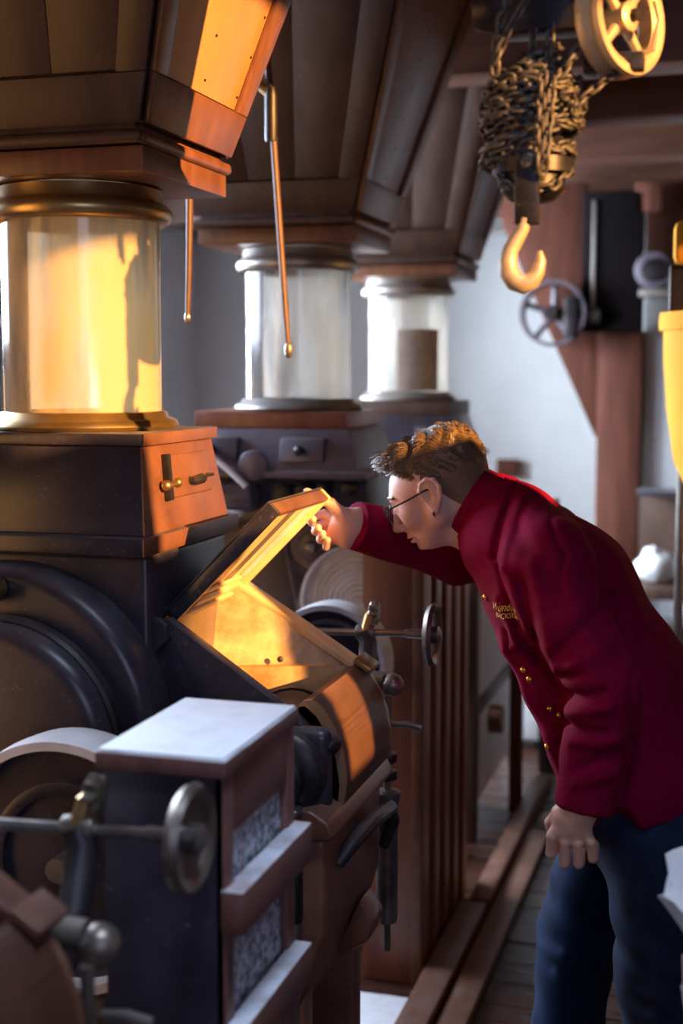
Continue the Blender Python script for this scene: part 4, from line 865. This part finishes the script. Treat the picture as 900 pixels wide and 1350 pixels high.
def np_mesh(name, verts, faces, m, parent, smooth_it=2):
    me = bpy.data.meshes.new(name); org = np.array(parent['_o'])
    me.from_pydata((verts - org).tolist(), [], faces.tolist()); me.polygons.foreach_set('use_smooth', [True] * len(me.polygons)); me.materials.append(MATS[m]); me.update()
    bm = bmesh.new(); bm.from_mesh(me)
    for _ in range(smooth_it): bmesh.ops.smooth_vert(bm, verts=bm.verts, factor=0.5, use_axis_x=True, use_axis_y=True, use_axis_z=True)
    bmesh.ops.recalc_face_normals(bm, faces=bm.faces); bm.to_mesh(me); bm.free()
    o = bpy.data.objects.new(name, me); col.objects.link(o); o.parent = parent; o['_o'] = tuple(org)
    return o

man = thing('person', (-0.2, 2.55, 0), 'man in crimson jacket, blue jeans and glasses, leaning over and holding the mill lid open', 'person')
# ---- head frame: f forward, s towards his left (the camera), u up; E = ear point
PITCH = R(24); E0 = V3(-0.556, 2.55, 1.417)
Hf = V3(-math.cos(PITCH), 0, -math.sin(PITCH)); Hs = V3(0, -1, 0); Hu = V3(-math.sin(PITCH), 0, math.cos(PITCH))
HM = np.stack([Hf, Hs, Hu], 1)
def H(f, s, u): return E0 + Hf * f + Hs * s + Hu * u
def hell(c, r, k, op='+', tilt=0.0):
    M = HM
    if tilt:
        cf, sf = math.cos(tilt), math.sin(tilt)
        M = np.stack([Hf * cf + Hu * sf, Hs, -Hf * sf + Hu * cf], 1)
    return ell(H(*c), r, k, op, M)
body = []
body += [hell((-0.014, 0, 0.036), (0.094, 0.072, 0.070), 0.0),
         hell((0.022, 0, 0.015), (0.068, 0.064, 0.062), 0.02),
         hell((0.034, 0, -0.022), (0.050, 0.052, 0.070), 0.02)]
for s in (-1, 1):
    body += [cap(H(0.002, s * 0.050, -0.030), H(0.052, s * 0.020, -0.078), 0.017, 0.014, 0.022),
             cap(H(0.000, s * 0.054, -0.005), H(0.002, s * 0.052, -0.04), 0.015, 0.015, 0.02),
             hell((0.052, s * 0.040, -0.018), (0.022, 0.018, 0.022), 0.018)]
body += [hell((0.060, 0, -0.080), (0.0165, 0.021, 0.0145), 0.014),
         cap(H(0.076, -0.028, 0.022), H(0.076, 0.028, 0.022), 0.0105, 0.0105, 0.014)]
for s in (-1, 1): body.append(hell((0.094, s * 0.030, 0.007), (0.016, 0.015, 0.0105), 0.010, '-'))
for s in (-1, 1): body.append(hell((0.071, s * 0.031, 0.004), (0.0125, 0.013, 0.011), 0.003))
body += [cap(H(0.083, 0, 0.014), H(0.1015, 0, -0.027), 0.0068, 0.0085, 0.010),
         hell((0.1015, 0, -0.031), (0.0105, 0.0095, 0.0085), 0.005)]
for s in (-1, 1): body.append(hell((0.0895, s * 0.0105, -0.034), (0.0095, 0.0065, 0.0070), 0.005))
body += [hell((0.078, 0, -0.049), (0.010, 0.019, 0.010), 0.008),
         hell((0.0815, 0, -0.0545), (0.0095, 0.021, 0.0048), 0.003), hell((0.0785, 0, -0.0635), (0.0095, 0.019, 0.0052), 0.003),
         hell((0.088, 0, -0.0592), (0.012, 0.024, 0.0011), 0.0025, '-')]
for s in (-1, 1):
    body += [hell((-0.004, s * 0.0735, 0.002), (0.0165, 0.0070, 0.0290), 0.004, '+', 0.18),
             hell((0.001, s * 0.0815, 0.006), (0.0090, 0.0060, 0.0175), 0.003, '-', 0.18)]
    hx_ = [(0.013, 0.000), (0.015, 0.016), (0.008, 0.029), (-0.006, 0.034), (-0.020, 0.028), (-0.025, 0.012), (-0.019, -0.006), (-0.010, -0.018)]
    for (a0, b0), (a1, b1) in zip(hx_, hx_[1:]):
        body.append(cap(H(a0, s * (0.0745 - 0.25 * min(a0, 0)), b0), H(a1, s * (0.0745 - 0.25 * min(a1, 0)), b1), 0.0042, 0.0042, 0.003))
    body += [hell((0.000, s * 0.0755, -0.023), (0.0085, 0.0055, 0.0095), 0.004), cap(H(-0.004, s * 0.077, 0.020), H(-0.011, s * 0.079, -0.006), 0.0030, 0.0030, 0.004)]
NB = V3(-0.395, 2.55, 1.350)
body += [cap(H(-0.035, 0, -0.012), NB, 0.056, 0.062, 0.025), cap(H(0.015, 0, -0.050), V3(-0.45, 2.55, 1.325), 0.030, 0.045, 0.025)]
body.append(hell((0.066, 0, -0.094), (0.02, 0.03, 0.006), 0.010, '-'))
# hidden trunk and arms keep the figure in one piece
SHN, ELN, WRN = V3(-0.328, 2.372, 1.310), V3(-0.210, 2.300, 1.115), V3(-0.244, 2.300, 0.915)
SHF, ELF, WRF = V3(-0.375, 2.725, 1.310), V3(-0.560, 2.755, 1.275), V3(-0.722, 2.545, 1.352)
PEL = V3(-0.165, 2.55, 0.90)
body += [cap(NB, V3(-0.31, 2.55, 1.22), 0.075, 0.10, 0.04, (0, 1, 0), 1.5), cap(V3(-0.31, 2.55, 1.22), PEL, 0.09, 0.09, 0.04, (0, 1, 0), 1.5)]
for a, b, c in ((SHN, ELN, WRN), (SHF, ELF, WRF)):
    body += [cap(NB + (a - NB) * 0.2, a, 0.05, 0.05, 0.03), cap(a, b, 0.047, 0.038, 0.02), cap(b, c, 0.038, 0.027, 0.02)]
def finger(pts, r0, r1, k=0.004):
    n = len(pts) - 1
    for i in range(n):
        body.append(cap(pts[i], pts[i + 1], r0 + (r1 - r0) * i / n, r0 + (r1 - r0) * (i + 1) / n, k if i == 0 else 0.0025))
# reaching (right) hand closing on the far upper corner of the lid
wr = WRF
body.append(cap(wr + V3(0.02, 0.012, -0.004), wr + V3(-0.012, -0.002, 0.002), 0.028, 0.026, 0.012, (0.33, 0, 0.94), 1.15))
pc = V3(-0.752, 2.545, 1.350)
body.append(cap(wr, pc, 0.020, 0.021, 0.014, (0.45, 0.1, 0.9), 1.75))
body.append(cap(V3(-0.735, 2.535, 1.322), V3(-0.762, 2.548, 1.332), 0.017, 0.014, 0.012))
kn = [V3(-0.786, 2.556, 1.372), V3(-0.781, 2.560, 1.354), V3(-0.773, 2.560, 1.337), V3(-0.764, 2.557, 1.322)]
md = [V3(-0.808, 2.548, 1.366), V3(-0.803, 2.552, 1.346), V3(-0.793, 2.551, 1.328), V3(-0.780, 2.547, 1.312)]
tp_ = [V3(-0.803, 2.520, 1.358), V3(-0.795, 2.522, 1.340), V3(-0.785, 2.522, 1.324), V3(-0.774, 2.524, 1.310)]
tq = [V3(-0.795, 2.506, 1.366), V3(-0.785, 2.506, 1.350), V3(-0.776, 2.507, 1.338), V3(-0.767, 2.511, 1.326)]
for i in range(4): finger([pc + (kn[i] - pc) * 0.35, kn[i], md[i], tp_[i], tq[i]], 0.0095 - (0.0012 if i == 3 else 0), 0.0076 - (0.0008 if i == 3 else 0))
finger([V3(-0.738, 2.532, 1.368), V3(-0.764, 2.520, 1.396), V3(-0.785, 2.510, 1.408), V3(-0.806, 2.502, 1.420)], 0.0135, 0.0072, 0.012)
# hanging (left) hand, loosely curled, back of the hand outwards
wn_ = WRN
body.append(cap(wn_, V3(-0.262, 2.295, 0.892), 0.025, 0.026, 0.014, (1, 0, 0.1), 1.2))
hc = V3(-0.263, 2.292, 0.870)
body.append(cap(V3(-0.262, 2.296, 0.900), hc, 0.0165, 0.0175, 0.012, (1, 0, 0.15), 2.05))
for i, (x, zz, L1) in enumerate(((-0.296, 0.856, 0.034), (-0.274, 0.848, 0.042), (-0.252, 0.848, 0.040), (-0.230, 0.852, 0.032))):
    k0 = V3(x, 2.287, zz); d_ = 0.002 * (i - 1.5)
    finger([V3(x * 0.5 + hc[0] * 0.5, 2.292, 0.878), k0, k0 + V3(d_, 0.010, -L1), k0 + V3(d_, 0.034, -L1 - 0.006), k0 + V3(d_, 0.042, -L1 + 0.014)], 0.0105 - 0.001 * (i == 3), 0.0078, 0.006)
finger([V3(-0.286, 2.306, 0.892), V3(-0.303, 2.322, 0.868), V3(-0.300, 2.330, 0.842), V3(-0.290, 2.332, 0.820)], 0.0125, 0.0080, 0.010)
v, f = sdf_mesh(body, 0.0026, lo=(-0.85, 2.20, 0.74), hi=(0.0, 2.90, 1.60))
bo = np_mesh('body', v, f, 'skin', man, 1)

# ---- jacket
jk = []
W = (0, 1, 0)
jk += [cap((-0.415, 2.55, 1.335), (-0.318, 2.55, 1.235), 0.098, 0.128, 0.05, W, 1.45),
       cap((-0.318, 2.55, 1.235), (-0.222, 2.55, 1.075), 0.128, 0.130, 0.05, W, 1.42),
       cap((-0.222, 2.55, 1.075), (-0.170, 2.55, 0.915), 0.130, 0.140, 0.05, W, 1.36),
       cap((-0.170, 2.55, 0.915), (-0.175, 2.55, 0.76), 0.140, 0.142, 0.05, W, 1.36)]
# trapezius / shoulders
jk += [cap((-0.42, 2.55, 1.365), SHN + V3(0.01, 0.01, 0.005), 0.062, 0.066, 0.05), cap((-0.42, 2.55, 1.365), SHF + V3(0.01, -0.01, 0.005), 0.062, 0.064, 0.05)]
# near sleeve
jk += [cap(SHN, SHN + (ELN - SHN) * 0.5, 0.074, 0.068, 0.035), cap(SHN + (ELN - SHN) * 0.5, ELN, 0.068, 0.060, 0.010), cap(ELN, WRN + V3(-0.008, 0, -0.06), 0.058, 0.046, 0.008, (1, 0, 0), 1.05)]
# far sleeve
wf = WRF + (WRF - ELF) * 0.2
jk += [cap(SHF, ELF, 0.070, 0.060, 0.035), cap(ELF, wf, 0.060, 0.046, 0.02)]
# front flap that hangs away from the body
jk += [cap((-0.385, 2.47, 1.15), (-0.252, 2.44, 0.86), 0.022, 0.018, 0.04, W, 4.0), cap((-0.385, 2.62, 1.15), (-0.252, 2.64, 0.86), 0.022, 0.018, 0.04, W, 4.0)]
# sleeve folds: dents across the elbow and armpit
for a, b, r in (((-0.262, 2.232, 1.105), (-0.195, 2.225, 1.075), 0.011), ((-0.27, 2.236, 1.045), (-0.205, 2.226, 1.03), 0.010), ((-0.275, 2.24, 1.085), (-0.24, 2.235, 1.07), 0.012),
                ((-0.40, 2.30, 1.245), (-0.325, 2.295, 1.155), 0.016), ((-0.34, 2.33, 1.14), (-0.27, 2.31, 1.06), 0.014), ((-0.46, 2.40, 1.26), (-0.40, 2.36, 1.13), 0.012),
                ((-0.40, 2.40, 1.18), (-0.33, 2.36, 1.04), 0.012), ((-0.31, 2.28, 1.36), (-0.235, 2.26, 1.24), 0.010), ((-0.23, 2.23, 0.975), (-0.18, 2.235, 0.99), 0.008)):
    jk.append(cap(a, b, r * 0.6, r * 0.3, 0.016, op='-'))
# plane cuts: hem, near cuff, far cuff, collar
def cut_local(p, n, c, r):
    """removes a ball of radius r beyond plane (p,n) centred at c"""
    p = np.array(p, float); n = np.array(n, float); n /= np.linalg.norm(n); c = np.array(c, float)
    def f(P): return np.maximum(-((P - p) @ n), np.sqrt(((P - c) ** 2).sum(1)) - r)
    return (f, 0.003, '-')
jk.append(cut_local(WRN + V3(0, 0, -0.010), (-0.12, 0, -1), WRN + V3(0, 0, -0.10), 0.115))
dF = (WRF - ELF); dF /= np.linalg.norm(dF)
jk.append(cut_local(WRF + dF * 0.004, dF, WRF + dF * 0.09, 0.11))
jk.append(plane((-0.20, 2.55, 0.845), (0.25, 0, -1)))
ND = NB - H(-0.02, 0, -0.02); ND /= np.linalg.norm(ND)
jk.append(cap(H(-0.03, 0, -0.02), NB + V3(-0.045, 0, 0.01), 0.060, 0.066, 0.006, op='-'))
STROKES = [(-0.401, 1.444, -0.421, 1.319, 0.0064, -0.004), (-0.381, 1.445, -0.399, 1.3, 0.009, 0.003), (-0.412, 1.306, -0.375, 1.199, 0.0077, -0.004), (-0.39, 1.311, -0.352, 1.21, 0.0102, 0.003), (-0.361, 1.295, -0.336, 1.185, 0.0102, -0.005), (-0.338, 1.326, -0.296, 1.148, 0.0128, 0.004), (-0.278, 1.102, -0.209, 1.123, 0.009, -0.007), (-0.275, 1.078, -0.199, 1.099, 0.0102, 0.005), (-0.269, 1.055, -0.208, 1.053, 0.009, -0.005), (-0.265, 1.031, -0.189, 1.04, 0.0115, 0.004), (-0.293, 1.172, -0.222, 1.254, 0.0128, -0.005), (-0.265, 1.16, -0.203, 1.203, 0.0115, 0.004), (-0.247, 0.99, -0.192, 1.017, 0.009, -0.004), (-0.251, 0.963, -0.187, 0.984, 0.0115, 0.003), (-0.283, 1.136, -0.254, 1.15, 0.0077, -0.005), (-0.342, 1.446, -0.287, 1.338, 0.0038, -0.0025), (-0.287, 1.338, -0.29, 1.253, 0.0038, -0.0025), (-0.226, 1.359, -0.161, 1.208, 0.0179, 0.004), (-0.251, 1.307, -0.195, 1.167, 0.0154, -0.004), (-0.165, 1.182, -0.169, 1.012, 0.0051, -0.003), (-0.169, 1.012, -0.186, 0.916, 0.0051, -0.003), (-0.354, 1.393, -0.265, 1.383, 0.0205, 0.004), (-0.383, 1.38, -0.295, 1.292, 0.0154, -0.0035), (-0.392, 1.301, -0.314, 1.252, 0.0115, -0.003), (-0.338, 1.158, -0.292, 1.082, 0.0077, -0.004), (-0.375, 1.183, -0.338, 1.139, 0.0064, -0.004), (-0.418, 1.247, -0.375, 1.17, 0.0064, 0.003)]
def wrinkle(P):
    x, y_, z = P[:, 0], P[:, 1], P[:, 2]
    a = np.sin(38 * (x * 0.8 - z * 0.6) + 3.0 * np.sin(11 * z + 7 * y_)) * np.sin(13 * x + 9 * z + 4 * y_)
    b = np.sin(75 * (z + 0.35 * x) + 4 * np.sin(14 * x + 9 * y_)) * np.clip(np.sin(9 * x - 17 * z + 2), 0, 1)
    d = 0.0022 * a + 0.0012 * b
    wy = np.clip((2.52 - y_) / 0.06, 0, 1)
    for x0, z0, x1, z1, wd, am in STROKES:
        ax_, az_ = x1 - x0, z1 - z0; t = np.clip(((x - x0) * ax_ + (z - z0) * az_) / (ax_ * ax_ + az_ * az_), 0, 1)
        q = (x - x0 - t * ax_) ** 2 + (z - z0 - t * az_) ** 2
        d = d + 1.9 * wy * am * np.exp(-q / (wd * wd))
    return d
v, f = sdf_mesh(jk, 0.0042, wrinkle, lo=(-0.80, 2.15, 0.74), hi=(0.06, 2.95, 1.52))
jo = np_mesh('jacket', v, f, 'crimson_cloth', man, 2)

# collar: stand band round the neck
def band(c, ax, r, w, th, tilt=0.0, squash=1.0, n=40, open_a=0.0, flare=0.0):
    c = np.array(c, float); ax = np.array(ax, float); ax /= np.linalg.norm(ax); a = np.cross(ax, (0, 1, 0)); a /= np.linalg.norm(a); b = np.cross(ax, a)
    v = []; fs = []
    for i in range(n + 1):
        t = -PI + open_a + (2 * PI - 2 * open_a) * i / n
        for rr, hh in ((r, -w / 2), (r + th, -w / 2), (r + th + flare, w / 2), (r + flare, w / 2)):
            p = c + (a * math.cos(t) * squash + b * math.sin(t)) * rr + ax * hh; v.append(tuple(p))
    for i in range(n):
        for k in range(4): fs.append((i * 4 + k, i * 4 + (k + 1) % 4, (i + 1) * 4 + (k + 1) % 4, (i + 1) * 4 + k))
    fs += [(0, 3, 2, 1), (n * 4, n * 4 + 1, n * 4 + 2, n * 4 + 3)]
    return MB().add(v, fs)
band((-0.482, 2.55, 1.399), (-0.87, 0, 0.49), 0.0665, 0.034, 0.006, open_a=0.22, flare=-0.003).build('collar', 'crimson_cloth', jo, 0.002)
band((-0.462, 2.55, 1.388), (-0.87, 0, 0.49), 0.078, 0.040, 0.007, open_a=0.42, flare=-0.007).build('collar_fold', 'crimson_cloth', jo, 0.002)

# ---- jeans
jn = []
jn += [cap((-0.170, 2.55, 0.88), (-0.16, 2.55, 0.83), 0.128, 0.125, 0.03, W, 1.32)]
HN, KN, AN = V3(-0.120, 2.455, 0.82), V3(-0.108, 2.440, 0.56), V3(-0.075, 2.43, 0.09)
HF, KF, AF = V3(-0.215, 2.645, 0.80), V3(-0.288, 2.660, 0.53), V3(-0.330, 2.67, 0.09)
for a, b, c, r in ((HN, KN, AN, 0.105), (HF, KF, AF, 0.098)):
    jn += [cap(a, b, r, r * 0.80, 0.03), cap(b, c + V3(0, 0, 0.02), r * 0.80, 0.066, 0.03)]
for a, b in (((-0.215, 2.36, 0.60), (-0.15, 2.355, 0.57)), ((-0.215, 2.37, 0.545), (-0.14, 2.355, 0.535)), ((-0.23, 2.37, 0.76), (-0.17, 2.352, 0.70)), ((-0.38, 2.62, 0.545), (-0.33, 2.58, 0.53)), ((-0.39, 2.62, 0.50), (-0.34, 2.59, 0.48))):
    jn.append(cap(a, b, 0.014, 0.008, 0.02, op='-'))
jn.append((lambda P: 0.055 - P[:, 2], 0.003, '&'))
def jw(P):
    x, y_, z = P[:, 0], P[:, 1], P[:, 2]
    return 0.003 * np.sin(46 * z + 14 * x + 3 * np.sin(20 * y_ + 9 * x)) * np.sin(9 * z + 6 * x) + 0.002 * np.sin(90 * z + 40 * x) * np.clip(np.sin(11 * z + 1.0), 0, 1)
v, f = sdf_mesh(jn, 0.005, jw, lo=(-0.47, 2.28, 0.03), hi=(0.10, 2.82, 1.02))
je = np_mesh('jeans', v, f, 'denim', man, 2)
MB().tube([(-0.095, 2.345, 0.84), (-0.085, 2.347, 0.70), (-0.080, 2.352, 0.56), (-0.070, 2.360, 0.40)], 0.0022, 6).build('side_seam', 'denim', je)
for c, s in ((AN, 'shoe'), (AF, 'shoe')):
    sh = [cap(c + V3(0.02, 0, -0.045), c + V3(-0.15, 0, -0.055), 0.040, 0.034, 0.02, W, 1.05), cap(c + V3(0, 0, 0.01), c + V3(0, 0, -0.04), 0.045, 0.045, 0.02), (lambda P: 0.002 - P[:, 2], 0.002, '&')]
    v, f = sdf_mesh(sh, 0.005, lo=tuple(c + V3(-0.24, -0.08, -0.10)), hi=tuple(c + V3(0.10, 0.08, 0.09)))
    np_mesh(s, v, f, 'shoe_leather', man, 1)

# ---- hair: shaped cap plus separate locks
hr_ = [hell((-0.018, 0, 0.046), (0.0955, 0.0745, 0.0705), 0.0), hell((0.030, 0, 0.082), (0.050, 0.050, 0.026), 0.02), hell((0.066, 0, 0.086), (0.018, 0.044, 0.018), 0.016), hell((-0.045, 0, 0.075), (0.058, 0.062, 0.045), 0.02)]
hr_.append(plane(H(0.035, 0, 0.055), Hf * 0.55 - Hu * 0.83, 0.012))
hr_.append(plane(H(-0.05, 0, 0.012), -Hu + Hf * 0.35, 0.01))
def hd(P):
    q = (P - E0) @ HM
    return 0.0028 * np.sin(190 * q[:, 0] + 60 * q[:, 1] + 3 * np.sin(70 * q[:, 2])) * np.sin(90 * q[:, 1] + 40 * q[:, 2])
v, f = sdf_mesh(hr_, 0.003, hd, lo=(-0.72, 2.44, 1.36), hi=(-0.40, 2.66, 1.62))
ha = np_mesh('hair', v, f, 'hair', man, 1)
# short faded sides
sd_ = [hell((-0.016, 0, 0.030), (0.0945, 0.0738, 0.0705), 0.0), cap(H(-0.035, 0, -0.012), H(-0.035, 0, -0.012) + (NB - H(-0.035, 0, -0.012)) * 0.5, 0.0572, 0.0582, 0.02), plane(H(-0.045, 0, -0.040), -Hu + Hf * 0.50, 0.006), plane(H(0.046, 0, 0.02), Hf + Hu * 0.1, 0.004)]
v, f = sdf_mesh(sd_, 0.003, lo=(-0.72, 2.44, 1.30), hi=(-0.40, 2.66, 1.60))
np_mesh('hair_sides', v, f, 'stubble_hair', man, 1)
rh = random.Random(5); lk = MB(); bvh = BVHTree.FromPolygons([tuple(p) for p in (np.array([list(q.co) for q in ha.data.vertices]) + np.array(man['_o']))], [tuple(p.vertices) for p in ha.data.polygons])
cen = Vector(H(-0.015, 0, 0.03)); cnt = 0
while cnt < 7000:
    th = rh.uniform(0, 2 * PI); zz = rh.uniform(-0.1, 1); q = math.sqrt(1 - zz * zz)
    d = Vector(Hf) * (q * math.cos(th)) + Vector(Hs) * (q * math.sin(th)) + Vector(Hu) * zz
    hit, nr, _, _ = bvh.ray_cast(cen + d * 0.2, -d)
    if hit is None: continue
    loc = (np.array(hit) - E0) @ HM
    front = np.clip((loc[0] + 0.05) / 0.12, 0, 1); top = np.clip((loc[2] - 0.03) / 0.06, 0, 1)
    Ln = (0.007 + 0.013 * top * (0.45 + front)) * rh.uniform(0.6, 1.25)
    wv_ = 0.55 * math.sin(48 * loc[0] + 30 * loc[1]) + 0.35 * math.sin(95 * loc[1] - 40 * loc[2]) + 0.25 * rh.uniform(-1, 1)
    g_ = Vector(Hf) * (0.35 + 0.75 * front) + Vector(Hu) * (0.9 * top - 0.6) + Vector(Hs) * wv_
    tg = (g_ - nr * nr.dot(g_)).normalized()
    dr = (tg * 0.75 + nr * (0.38 + 0.45 * front * top)).normalized()
    b1 = tg + Vector((rh.uniform(-.3, .3), rh.uniform(-.3, .3), rh.uniform(-.3, .3)))
    p0 = hit - nr * 0.002; p1 = p0 + dr * Ln * 0.5; p2 = p1 + (b1.normalized() * 0.6 + dr * 0.4 - nr * 0.25).normalized() * Ln * 0.6
    lk.tube([p0, p1, p2], [0.0009, 0.0008, 0.0002], 3); cnt += 1
lk.build('hair_locks', 'hair', ha, ang=80)
# eyebrows, lips, eyes
for s in (-1, 1):
    eb = MB().tube([H(0.0885, s * 0.012, 0.024), H(0.0865, s * 0.028, 0.029), H(0.074, s * 0.049, 0.026)], [0.0042, 0.0045, 0.0025], 8); eb.build('eyebrow', 'hair', bo)
    MB().ball(tuple(H(0.0735, s * 0.031, 0.004)), 0.0105, 16).build('eye', 'paper_white', bo)
    MB().ball(tuple(H(0.0815, s * 0.0305, 0.002)), 0.0035, 10).build('iris', 'black_plastic', bo)
# glasses
def ring(c, n, r, th, sq=1.0, k=28):
    c = np.array(c); n = n / np.linalg.norm(n); a = np.cross(n, Hu); a /= np.linalg.norm(a); b = np.cross(n, a)
    return MB().tube([tuple(c + a * math.cos(2 * PI * i / k) * r + b * math.sin(2 * PI * i / k) * r * sq) for i in range(k)], th, 6, True)
gl = ring(H(0.101, 0.033, 0.000), Hf + 0.18 * Hs, 0.0235, 0.0016, 0.86).build('glasses', 'black_plastic', man); gl['label'] = 'thin black glasses'
ring(H(0.101, -0.033, 0.000), Hf - 0.18 * Hs, 0.0235, 0.0016, 0.86).build('rim', 'black_plastic', gl)
MB().tube([H(0.104, -0.010, 0.006), H(0.108, 0, 0.009), H(0.104, 0.010, 0.006)], 0.0015, 6).build('bridge', 'black_plastic', gl)
for s in (-1, 1):
    MB().tube([H(0.096, s * 0.055, 0.006), H(0.086, s * 0.066, 0.009), H(0.04, s * 0.0745, 0.012), H(0.002, s * 0.0785, 0.016), H(-0.012, s * 0.0775, 0.012)], 0.0019, 6).build('temple', 'black_plastic', gl)
    n = Hf + s * 0.18 * Hs; n = n / np.linalg.norm(n); a = np.cross(n, Hu); a /= np.linalg.norm(a); b = np.cross(n, a); c0 = H(0.101, s * 0.033, 0.000)
    MB().add([tuple(c0 + a * math.cos(2 * PI * i / 24) * 0.023 + b * math.sin(2 * PI * i / 24) * 0.0198) for i in range(24)], [tuple(range(24))]).build('lens', 'clear_glass', gl)
ring(H(0.006, 0.0765, -0.0305), Hs * 0.4 + Hf, 0.0048, 0.0014, 1.0, 16).build('earring', 'black_plastic', man)

# ---- buttons and embroidery on the jacket
jb = BVHTree.FromPolygons([tuple(np.array(q.co) + np.array(man['_o'])) for q in jo.data.vertices], [tuple(p.vertices) for p in jo.data.polygons])
camp = Vector((0, 0, 1.65))
def from_cam(x, y_, z):
    """nearest jacket point on the line of sight through (x, y_, z)"""
    h_, n_, _, _ = jb.ray_cast(camp, (Vector((x, y_, z)) - camp).normalized())
    return h_, n_
BT = [(-0.436, 1.247), (-0.366, 1.118), (-0.355, 1.102), (-0.318, 1.051), (-0.301, 1.04), (-0.321, 0.981)]
for x, z in BT:
    h_, n_ = from_cam(x, 2.4, z)
    if h_ is None: print('button missed', x, z); continue
    q = Vector((0, 0, 1)).rotation_difference(n_).to_matrix()
    b = MB().lathe([(0.0045, -0.002), (0.0062, 0.001), (0.0060, 0.003), (0.0035, 0.0052), (0.0006, 0.006)], (0, 0, 0), 'z', 16)
    MB().add([tuple(q @ Vector(w_) + h_) for w_ in b.v], b.f).build('button', 'gold_button', jo, ang=60)
def embroider(txt, name, c, right, upv, wd, ht, shear=0.0, bold=0.0, spacing=1.0, size=1.0):
    cu = bpy.data.curves.new(name, 'FONT'); cu.body = txt; cu.size = size; cu.shear = shear; cu.offset = bold; cu.space_character = spacing; cu.resolution_u = 4
    ob = bpy.data.objects.new('tmp_text', cu); col.objects.link(ob)
    dg = bpy.context.evaluated_depsgraph_get(); me = ob.evaluated_get(dg).to_mesh()
    vs_ = [v_.co.copy() for v_ in me.vertices]; fs_ = [tuple(p_.vertices) for p_ in me.polygons]
    ob.to_mesh_clear(); bpy.data.objects.remove(ob); bpy.data.curves.remove(cu)
    mx_ = max(v_.x for v_ in vs_); my_ = max(v_.y for v_ in vs_)
    out = []
    for v_ in vs_:
        v_ = Vector((v_.x / mx_ * wd, v_.y / my_ * ht, 0))
        w_ = Vector(c) + Vector(right) * v_.x + Vector(upv) * v_.y
        h_, n_, _, _ = jb.ray_cast(Vector((w_.x, 2.0, w_.z)), Vector((0, 1, 0)))
        out.append(tuple((h_ + n_ * 0.0018) if h_ is not None else (w_.x, 2.45, w_.z)))
    MB().add(out, fs_).build(name, 'thread', jo)

embroider('Wunderli', 'embroidered_name', (-0.427, 2.3, 1.224), (1, 0, 0.06), (0.05, 0, 1), 0.058, 0.0150, 0.4, 0.006)
embroider('BACKSTUB', 'embroidered_word', (-0.417, 2.3, 1.2105), (1, 0, 0.12), (-0.05, 0, 1), 0.048, 0.0090, 0.0, 0.006)
for o in list(bpy.data.objects):
    if '_o' in o: del o['_o']
